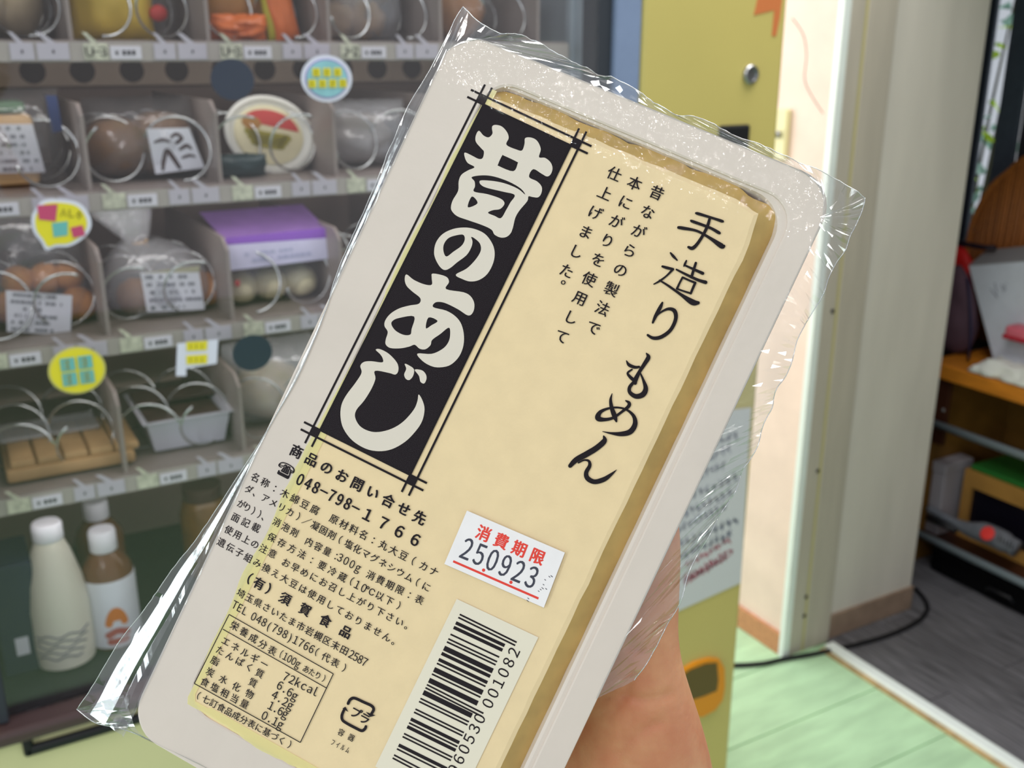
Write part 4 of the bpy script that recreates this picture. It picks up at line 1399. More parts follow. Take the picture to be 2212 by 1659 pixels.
MB().tube([(2.53, 1.80 + 0.0, ZT + 0.01), (2.545, 1.815, ZT + 0.09), (2.56, 1.845, ZT + 0.17), (2.57, 1.87, ZT + 0.23)], 0.004, 8).build('seam', mat('navy_seam', (30, 28, 60), 0.6), pb, True)
# white cloth and pink sponge
wc = thing('white_cloth', 'crumpled white cloth on the front edge of the orange rack top', 'cloth', (2.50, 1.62, ZT))
bm = bmesh.new()
bmesh.ops.create_grid(bm, x_segments=40, y_segments=24, size=1)
cl = [(2080, 800), (2105, 742), (2140, 735), (2190, 742), (2260, 760)]
for v in bm.verts:
    x, y = v.co.x, v.co.y
    e = max(0, 1 - max(abs(x), abs(y)) ** 6)
    hgt = 0.052 * e * (0.75 + 0.7 * noise.noise(Vector((x * 2.1, y * 2.4, 3.3))) + 0.10 * noise.noise(Vector((x * 6, y * 6, 1.3))))
    jx, jy = 0.012 * noise.noise(Vector((x * 4, y * 4, 9))), 0.016 * noise.noise(Vector((x * 4, y * 4, 17)))
    v.co = Vector((2.512 + y * 0.055 + jx, 1.60 - x * 0.145 + jy, ZT + 0.003 + max(hgt, 0)))
mbc = MB().bm(bm).build('fabric', mat('white_cotton', (226, 226, 220), 0.85, 0.1, bump=0.3, bscale=60), wc, True)
sd = mbc.modifiers.new('thick', 'SOLIDIFY')
sd.thickness = 0.002
sd.offset = 1
pk = thing('pink_box', 'pink rounded box lying on the white cloth', 'box', (2.545, 1.60, ZT + 0.06))
q0 = P(2212, 722, 0, 2.545)
MB().box((2.52, q0[1] - 0.08, q0[2] - 0.017), (2.58, P(2178, 722, 0, 2.545)[1], q0[2] + 0.020), 0.012).build('body', mat('pink_plastic', (224, 112, 128), 0.45), pk, True, angle=60)
MB().box((2.519, q0[1] - 0.081, q0[2] - 0.019), (2.581, P(2178, 722, 0, 2.545)[1] + 0.001, q0[2] - 0.006), 0.003).build('base', mat('crimson_base', (176, 34, 52), 0.5), pk)

# ------------------------------------------------------------------ the tofu pack held up in front of the machine
# its own axes: x across the lid, y up the lid (so the text reads upright), z out of the lid; millimetres below
cW = np.array([11671.0, 5520.0, -2200.0])
cW /= np.linalg.norm(cW)
cL = np.array([-0.456, 1.0, 0.0])
cL -= cW * (cW @ cL)
cL /= np.linalg.norm(cL)
c2w = lambda v: RT * v[0] - UP * v[1] + FW * v[2]      # camera axes (right, down, forward) to world
PX, PY = c2w(cW), -c2w(cL)
PZ = np.cross(PX, PY)
PO = CAM + c2w(np.array([(985 - CX) / F, (60 - CY) / F, 1.0])) * 0.238
OX, OY = 47.5, -90.5                                   # the pack's own origin: middle of the tray
PORG = PO + PX * OX / 1000 + PY * OY / 1000
PM = Matrix(((PX[0], PY[0], PZ[0], PORG[0]), (PX[1], PY[1], PZ[1], PORG[1]), (PX[2], PY[2], PZ[2], PORG[2]), (0, 0, 0, 1)))


def L2(px, py, z=0.0):
    """millimetres on the lid (or z mm above it) for a measured point"""
    d = ray(px, py)
    o = PO + PZ * z / 1000
    t = ((o - CAM) @ PZ) / (d @ PZ)
    q = CAM + d * t - PO
    return np.array([q @ PX * 1000, q @ PY * 1000])


def to(x, y, z=0.0):
    return ((x - OX) / 1000, (y - OY) / 1000, z / 1000)


pack = thing('tofu_pack', 'sealed white tray of tofu with big brush lettering on a black panel', 'tofu', (0, 0, 0))
pack.matrix_world = PM

M_traym = mat('white_tray_plastic', (221, 209, 198), 0.4, 0.4, var=0.02, vscale=60, bump=0.05, bscale=300)
M_tofu = mat('tofu_curd', (240, 216, 171), 0.5, 0.3, var=0.025, vscale=160, bump=0.12, bscale=1700, sss=0.0, bdist=0.0004)
M_tofus = mat('tofu_shaded_side', (196, 164, 98), 0.5, 0.3, var=0.10, vscale=150)  # darker tan puts the shade on the tofu's sides into the colour
M_film = clear('lid_film', (0.99, 0.99, 0.985), 0.022, 0.02, bump=1.0, bscale=300, edge=0.2, bdist=0.0009, mask=(0.0735, 0.0775))
M_filmf = clear('loose_film', (0.90, 0.915, 0.92), 0.17, 0.10, bump=0.15, bscale=160, edge=0.6, bdist=0.0006)
M_fedge = clear('film_edge', (0.9, 0.93, 0.95), 0.45, 0.2, edge=0.7, milky=0.35)
M_print = mat('black_print', (26, 18, 23), 0.8, 0.06)
M_letter = mat('cream_lettering', (226, 217, 203), 0.45, 0.3)

LW, LH = 95.0, 181.0


def rrect(x0, x1, y0, y1, r, n=8):
    out = []
    for (cx, cy, a0) in ((x1 - r, y1 - r, 0), (x0 + r, y1 - r, 90), (x0 + r, y0 + r, 180), (x1 - r, y0 + r, 270)):
        for k in range(n + 1):
            a = math.radians(a0 + 90 * k / n)
            out.append((cx + r * math.cos(a), cy + r * math.sin(a)))
    return out


def rings(spec, cap0=True, cap1=True):
    """loft of rounded rectangles: (x0, x1, y0, y1, r, z)"""
    m = MB()
    V, Fc = [], []
    N = 36
    for (x0, x1, y0, y1, r, z) in spec:
        V += [to(a, b, z) for a, b in rrect(x0, x1, y0, y1, r)]
    for i in range(len(spec) - 1):
        for k in range(N):
            Fc.append((i * N + k, i * N + (k + 1) % N, (i + 1) * N + (k + 1) % N, (i + 1) * N + k))
    if cap0:
        Fc.append(tuple(range(N))[::-1])
    if cap1:
        Fc.append(tuple(range((len(spec) - 1) * N, len(spec) * N)))
    return m.add(V, Fc)


ins = lambda d, r, z: (d, LW - d, -LH + d, -d, r, z)
lipr = lambda d, r, z: (10.3 + d, 88.6 - d, -169.6 + d, -7.4 - d, r, z)
tray = rings([ins(16.5, 8, -31), ins(16, 8, -30.5), ins(8.0, 8, -1.0), ins(7.3, 8, -0.7), ins(0.1, 8.4, -0.7), ins(0, 8.5, -0.4), ins(0.1, 8.4, -0.05), ins(0.4, 8.2, 0),
              lipr(-0.4, 7, 0), lipr(0, 7, -0.25), lipr(0.6, 7, -6.5), ins(15.8, 7, -29.5), ins(17, 6, -30)])
# the hollow is a little narrower at its upper left
vv = []
for (x, y, z) in tray.v:
    X, Y = x * 1000 + OX, y * 1000 + OY
    if z > -0.012 and 8.2 < X < 40 and -172 < Y < -6.5 and z * 1000 > -7:
        X += 3.6 * max(0, 1 + Y / 175) * max(0, 1 - (X - 8) / 30)
    vv.append(((X - OX) / 1000, y, z))
tray.v = vv
tray.build('tray', M_traym, pack, True, world=False, angle=7)

# tofu: top face with ragged shoulders towards the right and upper ends
rt = random.Random(11)


def outline(x0a, x0b, x1a, x1b, y1, y0, jit, step=3.0, seed=0):
    """irregular outline: x0a/x1a at the upper end, x0b/x1b at the lower end"""
    pts = []
    N = 160
    for k in range(N):
        t = 4.0 * k / N
        if t < 1:
            y = y0 + (y1 - y0) * t
            x = x1b + (x1a - x1b) * t
            nx, ny = 1, 0
        elif t < 2:
            s = t - 1
            x, y, nx, ny = x1a + (x0a - x1a) * s, y1, 0, 1
        elif t < 3:
            s = t - 2
            x, y, nx, ny = x0a + (x0b - x0a) * s, y1 + (y0 - y1) * s, -1, 0
        else:
            s = t - 3
            x, y, nx, ny = x0b + (x1b - x0b) * s, y0, 0, -1
        j = jit * (noise.noise(Vector((x * 0.16 + seed, y * 0.16, seed * 3.1))) + 0.7 * noise.noise(Vector((x * 0.55 + seed, y * 0.55, seed * 1.7))))
        # round off the corners
        dx = max(0, abs(x - 47) - 29) / 7.0
        dy = max(0, abs(y + 92) - 72) / 8.0
        rr = min(1.0, dx * dy)
        x -= math.copysign(1.1 * rr, x - 47)
        y -= math.copysign(1.1 * rr, y + 92)
        pts.append((x + nx * j, y + ny * j))
    return pts


o0 = outline(14.4, 11.0, 81.7, 81.4, -12.4, -168.8, 0.22, seed=1)
o1 = outline(13.6, 10.2, 82.7, 82.4, -11.4, -169.8, 0.30, seed=1)
o2 = outline(12.8, 9.9, 87.7, 87.7, -8.4, -170.6, 0.75, seed=2)
o3 = outline(17, 17, 78, 78, -17, -164, 0.3, seed=3)
N = 160
m = MB()
m.add([to(x, y, -0.15) for x, y in o0] + [to(x, y, -0.45) for x, y in o1], [tuple(range(N))] + [(k, (k + 1) % N, N + (k + 1) % N, N + k) for k in range(N)])
blk = m.build('tofu_block', M_tofu, pack, False, world=False)
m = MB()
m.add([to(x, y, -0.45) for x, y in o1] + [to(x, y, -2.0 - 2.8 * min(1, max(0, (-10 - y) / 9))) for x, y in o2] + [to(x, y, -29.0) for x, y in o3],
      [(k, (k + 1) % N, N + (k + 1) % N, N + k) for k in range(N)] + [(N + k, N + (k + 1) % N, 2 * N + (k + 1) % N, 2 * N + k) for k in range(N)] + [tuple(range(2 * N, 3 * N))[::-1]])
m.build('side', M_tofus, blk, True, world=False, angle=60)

# whey pressed out between film and rim along the left and lower edges
M_whey = mat('pale_yellow_whey', (248, 240, 166), 0.35, 0.4, alpha=0.62)
wi, wo = [], []
for k in range(121):
    t = k / 120
    if t < 0.68:
        y = -10 - (158.5 * t / 0.68)
        x = 14.2 - 3.5 * (-y / 170)
        nx, ny = -1, 0
    else:
        y = -168.7
        x = 10.8 + 66 * (t - 0.68) / 0.32
        nx, ny = 0, -1
    if 0.655 < t < 0.705:
        nx, ny = -0.7, -0.7
    e = 0.35 + 1.5 * max(0, 0.35 + noise.noise(Vector((x * 0.07, y * 0.07, 2.2)))) + 0.25 * noise.noise(Vector((x * 0.5, y * 0.5, 5.1)))
    e *= min(1, 12 * (1 - t), 12 * t + 0.1)
    wi.append((x - nx * 1.6, y - ny * 1.6))
    wo.append((x + nx * e, y + ny * e))
MB().add([to(x, y, 0.05) for x, y in wi] + [to(x, y, 0.05) for x, y in wo], [(k, k + 1, 121 + k + 1, 121 + k) for k in range(120)]).build('whey', M_whey, pack, world=False, fixn=False)

# ---- printed panel with its crossed frame lines (under the film)
ZP, ZLT = 0.10, 0.16
c4 = [L2(*a) for a in ((1044.6, 226), (1233, 314.6), (886, 1025.6), (691.8, 929))]      # tl tr br bl
MB().add([to(a[0], a[1], ZP) for a in c4], [(3, 2, 1, 0)]).build('printed_panel', M_print, pack, world=False, fixn=False)
fr = MB()


def seg(mb, p, q, wd, z=ZP):
    p, q = np.array(p), np.array(q)
    t = (q - p) / np.linalg.norm(q - p)
    n_ = np.array([-t[1], t[0]]) * wd / 2
    return mb.add([to(*(p + n_), z), to(*(q + n_), z), to(*(q - n_), z), to(*(p - n_), z)], [(3, 2, 1, 0)])


GAP, OV, LWD = 1.85, 2.5, 0.5
outer = []
for i in range(4):
    a, b_ = c4[i], c4[(i + 1) % 4]
    t = (b_ - a) / np.linalg.norm(b_ - a)
    nrm = np.array([-t[1], t[0]])                       # outwards for tl-tr-br-bl order
    ctr_ = sum(c4) / 4
    if (ctr_ - a) @ nrm > 0:
        nrm = -nrm
    seg(fr, a - t * (OV + GAP), b_ + t * (OV + GAP), LWD)
    seg(fr, a - t * (OV + GAP) + nrm * GAP, b_ + t * (OV + GAP) + nrm * GAP, LWD)
for i in range(4):
    a, p0, p1 = c4[i], c4[i - 1], c4[(i + 1) % 4]
    u, v = (a - p0) / np.linalg.norm(a - p0) * GAP, (a - p1) / np.linalg.norm(a - p1) * GAP
    q4 = [a, a + u, a + u + v, a + v]
    fr.add([to(p[0], p[1], ZP + 0.01) for p in q4], [(0, 1, 2, 3)])
frm = fr.build('frame_lines', M_print, pack, world=False, fixn=False)

# ---- the four big brush letters, traced loops
A1 = lambda x, y: L2(600 + x / 3.16, 150 + y / 3.16)
A2 = lambda x, y: L2(600 + x / 3.16, 600 + y / 3.16)
mukashi = [[(1492, 380), (1468, 386), (1463, 405), (1466, 440), (1440, 465), (1405, 452), (1374, 420), (1353, 452), (1353, 495), (1390, 540), (1408, 562), (1400, 605),
            (1372, 612), (1320, 586), (1277, 569), (1278, 602), (1298, 640), (1344, 668), (1300, 690), (1255, 720), (1236, 765), (1232, 830), (1195, 895),
            (1183, 945), (1195, 975), (1230, 1005), (1300, 1030), (1400, 1065), (1460, 1095), (1480, 1128), (1520, 1148), (1560, 1145), (1590, 1120), (1606, 1080), (1622, 1015),
            (1650, 965), (1704, 900), (1712, 868), (1740, 872), (1778, 874), (1800, 845), (1802, 802), (1770, 765), (1716, 735), (1744, 682), (1800, 712), (1838, 732),
            (1864, 716), (1876, 675), (1862, 635), (1825, 605), (1784, 600), (1796, 545), (1772, 490), (1732, 467), (1690, 470), (1685, 510), (1668, 554), (1630, 548),
            (1562, 516), (1577, 470), (1566, 430), (1532, 392)],
           [(1532, 590), (1505, 648), (1512, 662), (1608, 696), (1638, 644), (1630, 630), (1545, 590)],
           [(1325, 736), (1344, 765), (1347, 800), (1341, 835), (1430, 852), (1515, 880), (1546, 905), (1543, 930), (1515, 955), (1468, 962), (1436, 980), (1480, 1000), (1524, 1016),
            (1560, 960), (1588, 910), (1618, 858), (1540, 836), (1430, 810), (1392, 792), (1378, 772), (1392, 758), (1480, 764), (1560, 782), (1640, 816), (1690, 856),
            (1660, 815), (1580, 768), (1480, 733), (1400, 724)],
           [(1326, 868), (1365, 914), (1298, 942)]]
no = [[(1250, 1081), (1330, 1086), (1410, 1120), (1460, 1180), (1481, 1245), (1472, 1320), (1432, 1396), (1375, 1438), (1315, 1448), (1262, 1432), (1216, 1402), (1290, 1360), (1350, 1300),
       (1386, 1240), (1382, 1192), (1352, 1160), (1322, 1144), (1330, 1175), (1322, 1215), (1290, 1268), (1225, 1318), (1180, 1355), (1142, 1370), (1110, 1350), (1080, 1300),
       (1068, 1250), (1080, 1185), (1120, 1130), (1180, 1096)],
      [(1235, 1130), (1270, 1132), (1277, 1165), (1255, 1205), (1200, 1245), (1152, 1278), (1132, 1240), (1136, 1192), (1170, 1150)]]
ah = [[(880, -22), (868, 12), (880, 55), (920, 95), (974, 140), (964, 178), (900, 190), (830, 210), (772, 245), (736, 290), (730, 330), (752, 370), (739, 420), (738, 455),
       (770, 480), (840, 482), (900, 470), (936, 458), (970, 485), (1010, 488), (1044, 460), (1055, 425), (1110, 385), (1170, 341), (1177, 400), (1160, 450), (1120, 490),
       (1050, 520), (955, 518), (980, 560), (1030, 595), (1090, 612), (1170, 600), (1230, 550), (1264, 480), (1272, 400), (1255, 320), (1215, 265), (1150, 225), (1062, 201),
       (1080, 168), (1140, 172), (1230, 215), (1300, 258), (1334, 235), (1343, 180), (1320, 130), (1270, 100), (1150, 78), (1170, 30), (1148, -8), (1060, -28), (1052, 0),
       (1052, 48), (1000, 45), (930, 15)],
      [(932, 265), (915, 350), (906, 388), (860, 390), (806, 362), (778, 322), (785, 295), (830, 275)], [(1030, 272), (1092, 295), (1050, 325), (1012, 345)],
      ]
ji = [[(670, 492), (700, 488), (760, 520), (815, 580), (825, 630), (805, 661), (760, 650), (665, 636), (668, 690), (640, 760), (590, 840), (540, 900), (529, 950), (560, 1010),
       (620, 1045), (690, 1053), (780, 1030), (860, 980), (930, 900), (955, 840), (963, 797), (990, 840), (1003, 900), (986, 980), (940, 1050), (870, 1120), (780, 1170),
       (690, 1184), (600, 1166), (510, 1110), (450, 1030), (430, 950), (436, 870), (470, 800), (530, 720), (573, 650), (565, 602), (590, 575), (640, 570), (714, 578), (718, 552), (700, 522)],
      [(868, 588), (900, 600), (931, 626), (925, 670), (900, 698), (875, 690), (864, 660), (878, 622)],
      [(936, 628), (985, 632), (1012, 660), (1016, 692), (1000, 722), (975, 710), (965, 670)]]
for nm, loops, A in (('lettering', mukashi, A1), ('lettering', no, A1), ('lettering', ah, A2), ('lettering', ji, A2)):
    lp = [[tuple(p) for p in catmull([A(*a) for a in l], 4, True)] for l in loops]
    V, Fc = filled(lp, to, ZLT)
    MB().add(V, Fc).build(nm, M_letter, pack, world=False, fixn=False)

# ---- brush words down the right side
C3 = lambda x, y, w_: (*L2(1150 + x / 4.022, 330 + y / 4.022), w_ / 4.022 * 0.1015)
C4 = lambda x, y, w_: (*L2(1150 + x / 4.022, 700 + y / 4.022), w_ / 4.022 * 0.1005)
TE = [C3, [(1420, 525, 16), (1442, 530, 26), (1560, 566, 22), (1645, 594, 26), (1658, 600, 14)], [(1378, 590, 18), (1400, 600, 26), (1540, 651, 24), (1618, 694, 28), (1630, 698, 16)],
      [(1270, 650, 26), (1310, 656, 30), (1430, 680, 22), (1540, 740, 26), (1640, 808, 46), (1662, 812, 30)], [(1540, 575, 24), (1520, 640, 28), (1480, 720, 26), (1430, 795, 28), (1390, 830, 32), (1356, 820, 22)]]
ZO = [C3, [(1200, 870, 14), (1225, 900, 24), (1258, 934, 12)], [(1130, 988, 20), (1170, 1000, 26), (1222, 1012, 22)], [(1222, 1012, 22), (1165, 1070, 16), (1105, 1115, 18), (1055, 1142, 10)],
      [(1105, 1108, 14), (1180, 1155, 20), (1290, 1232, 26), (1390, 1298, 52), (1440, 1304, 30)], [(1338, 938, 14), (1326, 965, 20), (1316, 985, 12)], [(1420, 958, 22), (1400, 1020, 24), (1382, 1082, 24)],
      [(1320, 976, 16), (1400, 1012, 22), (1480, 1048, 28)], [(1252, 1015, 16), (1340, 1060, 22), (1440, 1106, 26), (1505, 1126, 32)],
      [(1305, 1083, 18), (1280, 1130, 18), (1256, 1182, 20)], [(1305, 1083, 18), (1360, 1108, 18), (1415, 1130, 20)], [(1415, 1130, 22), (1395, 1175, 22), (1376, 1222, 20)], [(1256, 1182, 16), (1315, 1203, 16), (1376, 1222, 18)]]
RI = [C3, [(1130, 1302, 16), (1110, 1345, 32), (1070, 1420, 30), (1046, 1476, 18)], [(1060, 1440, 12), (1110, 1390, 15), (1180, 1357, 25), (1235, 1375, 36), (1245, 1445, 33), (1200, 1540, 31), (1120, 1600, 33), (1050, 1610, 29), (1002, 1584, 20)]]
MO = [C4, [(990, 254, 10), (1008, 288, 38), (975, 345, 35), (930, 415, 31), (893, 490, 42), (893, 512, 34)], [(818, 320, 10), (840, 355, 29), (890, 375, 27), (928, 372, 20)],
      [(865, 395, 15), (828, 425, 19), (850, 460, 28), (890, 495, 32)], [(880, 505, 27), (845, 550, 31), (848, 595, 33), (900, 628, 42), (960, 612, 48), (985, 560, 42), (965, 490, 24), (940, 430, 14)]]
ME = [C4, [(693, 604, 6), (680, 660, 25), (690, 730, 36), (715, 800, 44), (730, 845, 18)],
      [(812, 666, 12), (840, 685, 29), (835, 715, 31), (780, 760, 23), (700, 815, 25), (620, 830, 33), (570, 815, 52), (590, 765, 33), (660, 733, 20), (740, 725, 17), (820, 745, 19), (880, 800, 31),
       (892, 870, 44), (850, 935, 48), (770, 955, 40), (680, 948, 19), (610, 933, 5)]]
NN_ = [C4, [(620, 974, 14), (625, 1015, 46), (560, 1075, 50), (470, 1130, 52), (380, 1180, 48), (328, 1232, 36)], [(400, 1205, 14), (450, 1182, 15), (490, 1190, 23), (498, 1230, 32), (468, 1290, 38), (480, 1340, 44),
      (540, 1370, 42), (620, 1350, 42), (680, 1310, 27), (732, 1266, 4)]]
for word in (TE, ZO, RI, MO, ME, NN_):
    m = MB()
    for k, s_ in enumerate(word[1:]):
        stroke(m, [word[0](*a) for a in s_], to, ZP + 0.004 * k)
    m.build('brush_lettering', M_print, pack, world=False, fixn=False)

# ---- small printed lines
K5 = lambda x, y: L2(420 + x / 4.096, 950 + y / 4.096)
K6 = lambda x, y: L2(400 + x / 4.096, 1254 + y / 4.096)
K3 = lambda x, y: L2(1150 + x / 4.022, 330 + y / 4.022)
for txt, a, b_ in (('昔ながらの製法で', (1080, 350), (530, 1522)), ('本にがりを使用して', (888, 268), (256, 1598)), ('仕上げました', (712, 186), (298, 1028))):
    m = run(MB(), txt, K3(*a), K3(*b_), 2.9, 0.0, to=to, z=ZP)
    if txt[0] == '仕':
        run(m, '。', K3(318, 1112), K3(318, 1112), 2.9, to=to, z=ZP)
    m.build('text_column', M_print, pack, world=False, fixn=False)

B = 0.022
rows = [
    [('商品のお問い合せ先', K5(903, 105), K5(1992, 690), 2.75, B, 1)],
    [('☎', K5(808, 268), K5(808, 268), 2.7, B, 1.1), ('048-798-', K5(938, 352), K5(1428, 602), 2.7, B, 0.72), ('1766', K5(1535, 665), K5(1955, 885), 2.7, B, 0.95)],
    [('名称：木綿豆腐', K5(540, 335), K5(1065, 620), 1.95, 0, 1), ('原材料名：丸大豆（カナ', K5(1235, 705), K5(2118, 1165), 1.95, 0, 1)],
    [('ダ、アメリカ）／凝固剤（塩化マグネシウム（に', K5(482, 440), K5(2052, 1302), 1.85, 0, 1)],
    [('がり））、', K5(415, 570), K5(630, 692), 1.85, 0, 0.95), ('消泡剤', K5(730, 730), K5(885, 820), 1.85, 0, 0.95), ('内容量：', K5(1015, 905), K5(1255, 1030), 1.85, 0, 0.95),
     ('300g', K5(1290, 1042), K5(1450, 1130), 1.9, 0, 0.8), ('消費期限：表', K5(1560, 1200), K5(1990, 1415), 1.85, 0, 1)],
    [('面記載', K5(365, 690), K5(545, 778), 1.9, 0, 1), ('保存方法：要冷蔵', K5(685, 865), K5(1310, 1215), 1.85, 0, 1), ('（', K5(1392, 1252), K5(1392, 1252), 1.9, 0, 1), ('10', K5(1442, 1282), K5(1500, 1312), 1.95, 0, 0.8),
     ('℃以下）', K5(1555, 1338), K5(1808, 1468), 1.85, 0, 1)],
    [('使用上の注意', K5(305, 800), K5(690, 1008), 1.85, 0, 1), ('お早めにお召し上がり下さい。', K5(810, 1090), K5(1900, 1655), 1.85, 0, 1)],
    [('遺伝子組み換え大豆は使用しておりません。', K5(240, 910), K6(1868, 548), 1.85, 0, 1)],
    [('（有）', K5(490, 1228), K5(655, 1320), 2.5, B, 1), ('須賀食品', K6(885, 162), K6(1420, 455), 2.5, B, 1)],
    [('埼玉県さいたま市岩槻区末田', K6(495, 115), K6(1408, 618), 1.85, 0, 1), ('2587', K6(1472, 652), K6(1590, 720), 1.95, 0, 0.75)],
    [('TEL', K6(442, 215), K6(530, 270), 1.9, 0, 0.8), ('048(798)1766', K6(608, 318), K6(1120, 605), 1.95, 0, 0.78), ('（代表）', K6(1165, 632), K6(1408, 775), 1.85, 0, 1)],
    [('栄養成分表', K6(438, 402), K6(770, 620), 1.9, 0, 1), ('（100g', K6(850, 650), K6(1000, 735), 1.8, 0, 0.75), ('あたり）', K6(1070, 785), K6(1228, 868), 1.6, 0, 0.9)],
    [('エネルギー', K6(360, 540), K6(700, 738), 1.9, 0, 1), ('72kcal', K6(893, 850), K6(1160, 985), 2.0, 0, 0.85)],
    [('たんぱく', K6(310, 620), K6(570, 768), 1.85, 0, 1), ('質', K6(660, 822), K6(660, 822), 1.85, 0, 1), ('6.6g', K6(840, 928), K6(972, 1018), 2.0, 0, 0.85)],
    [('脂質', K6(265, 712), K6(600, 905), 1.85, 0, 1), ('4.2g', K6(795, 1012), K6(932, 1102), 2.0, 0, 0.85)],
    [('炭水化物', K6(222, 812), K6(570, 1005), 1.85, 0, 1), ('1.6g', K6(762, 1108), K6(888, 1178), 2.0, 0, 0.85)],
    [('食塩相当量', K6(175, 900), K6(525, 1092), 1.85, 0, 1), ('0.1g', K6(705, 1195), K6(845, 1272), 2.0, 0, 0.85)],
    [('（七訂食品成分表に基づく）', K6(120, 1018), K6(925, 1452), 1.75, 0, 1)],
    [('容器', K6(1380, 1345), K6(1470, 1390), 1.5, 0, 0.9)],
    [('フイルム', K6(1308, 1432), K6(1438, 1500), 1.4, 0, 0.55)],
]
for r0 in rows:
    m = MB()
    for (txt, p, q, sz, of, xs) in r0:
        run(m, txt, p, q, sz, of, xs, to, z=ZP)
    m.build('text_line', M_print, pack, world=False, fixn=False)
tb4 = [K6(390, 300), K6(1312, 825), K6(1020, 1432), K6(82, 910)]
m = MB()
for i in range(4):
    seg(m, tb4[i], tb4[(i + 1) % 4], 0.2)
seg(m, K6(335, 430), K6(1250, 950), 0.2)
m.build('table_lines', M_print, pack, world=False, fixn=False)
# recycling mark
m = MB()
kk = lambda pts: [(*K6(x, y), w_ / 4.096 * 0.103) for x, y, w_ in pts]
stroke(m, kk([(1442, 1088, 26), (1462, 1052, 26), (1500, 1040, 26), (1580, 1075, 26), (1650, 1108, 26), (1668, 1140, 26), (1650, 1176, 24)]), to, ZP)
stroke(m, kk([(1406, 1145, 24), (1388, 1190, 26), (1392, 1232, 26), (1430, 1262, 26), (1510, 1305, 26), (1562, 1328, 26), (1590, 1312, 26), (1600, 1290, 24)]), to, ZP)
for tri in (((1598, 1160), (1684, 1192), (1640, 1206)), ((1392, 1132), (1418, 1115), (1445, 1162))):
    m.add([to(*K6(*a), ZP + 0.004) for a in tri], [(0, 1, 2)])
run(m, 'プラ', K6(1510, 1172), K6(1588, 1222), 2.3, B, 1.0, to, z=ZP)
m.build('recycling_mark', M_print, pack, world=False, fixn=False)

# ---- bar code block: white ground, EAN bars, digits reading up the side
G7 = lambda x, y: L2(800 + x / 2.865, 1080 + y / 2.865)
M_bcw = mat('barcode_white', (236, 228, 208), 0.45, 0.3)
bw = [G7(535, 612), G7(1040, 850), G7(540, 1890), G7(30, 1650)]
MB().add([to(a[0], a[1], 0.04) for a in bw], [(3, 2, 1, 0)]).build('barcode_ground', M_bcw, pack, world=False, fixn=False)
CODE = '4960530001082'
LC = ('0001101', '0011001', '0010011', '0111101', '0100011', '0110001', '0101111', '0111011', '0110111', '0001011')
PAR = ('LLLLLL', 'LLGLGG', 'LLGGLG', 'LLGGGL', 'LGLLGG', 'LGGLLG', 'LGGGLL', 'LGLGLG', 'LGLGGL', 'LGGLGL')[int(CODE[0])]
inv = lambda s: ''.join('1' if c == '0' else '0' for c in s)
bits = '101' + ''.join(LC[int(d)] if p == 'L' else inv(LC[int(d)])[::-1] for d, p in zip(CODE[1:7], PAR)) + '01010' + ''.join(inv(LC[int(d)]) for d in CODE[7:]) + '101'
guard = set(range(3)) | set(range(45, 50)) | set(range(92, 95))
p_top, p_mid = G7(556, 703), G7(346, 1152)             # outer corner of the last guard bar, middle of the centre guard
dv = (p_mid - p_top) / 47.5
rv = G7(842, 893) - G7(540, 752)
rg = G7(908, 876) - G7(556, 703)
m = MB()
k = 0
rb_ = bits[::-1]
while k < 95:
    if rb_[k] == '1':
        j = k
        while j < 95 and rb_[j] == '1':
            j += 1
        gl = (94 - k) in guard
        a, b_ = p_top + dv * k, p_top + dv * j
        e = rg if gl else rv
        m.add([to(*p, ZP) for p in (a, a + e, b_ + e, b_)], [(3, 2, 1, 0)])
        k = j
    else:
        k += 1
m.build('barcode_bars', M_print, pack, world=False, fixn=False)
m = MB()
run(m, '280100', G7(888, 942), G7(728, 1258), 2.55, 0.0, 0.9, to, rot=math.pi / 2, z=ZP)
d_ = G7(728, 1258) - G7(888, 942)
run(m, '035069', G7(676, 1352), G7(676, 1352) + d_ * 1.0, 2.55, 0.0, 0.9, to, rot=math.pi / 2, z=ZP)
m.build('barcode_digits', M_print, pack, world=False, fixn=False)

# ---- use-by sticker on top of the film
M_sti = mat('sticker_paper', (240, 236, 236), 0.5, 0.3, var=0.02, vscale=200)
M_stred = mat('sticker_red', (230, 62, 48), 0.5)
M_stink = mat('sticker_blue_black', (58, 60, 74), 0.5)
sq = [G7(600, 65), G7(1205, 325), G7(1075, 665), G7(460, 395)]
ust = MB().add([to(p[0], p[1], 0.42) for p in sq] + [to(p[0], p[1], 0.32) for p in sq], [(3, 2, 1, 0), (4, 5, 6, 7)] + [(i, (i + 1) % 4, 4 + (i + 1) % 4, 4 + i) for i in range(4)]).build(
    'date_label', M_sti, pack, world=False)
ang = math.atan2(*(sq[1] - sq[0])[::-1])
m = MB()
run(m, '消費期限', G7(702, 208), G7(1035, 350), 3.1, B, 0.95, to, rot=ang, z=0.45)
seg(m, G7(515, 378), G7(1042, 608), 0.5, 0.45)
for (x, y) in ((703, 433), (872, 508)):
    c = G7(x, y)
    m.add([to(c[0] + 0.38 * math.cos(a), c[1] + 0.38 * math.sin(a), 0.455) for a in np.linspace(0, 6.28, 13)[:-1]], [tuple(range(12))])
m.build('red_print', M_stred, ust, world=False, fixn=False)
m = MB()
run(m, '250923', G7(600, 302), G7(1000, 476), 4.9, 0.0, 0.62, to, rot=ang + 0.02, z=0.46)
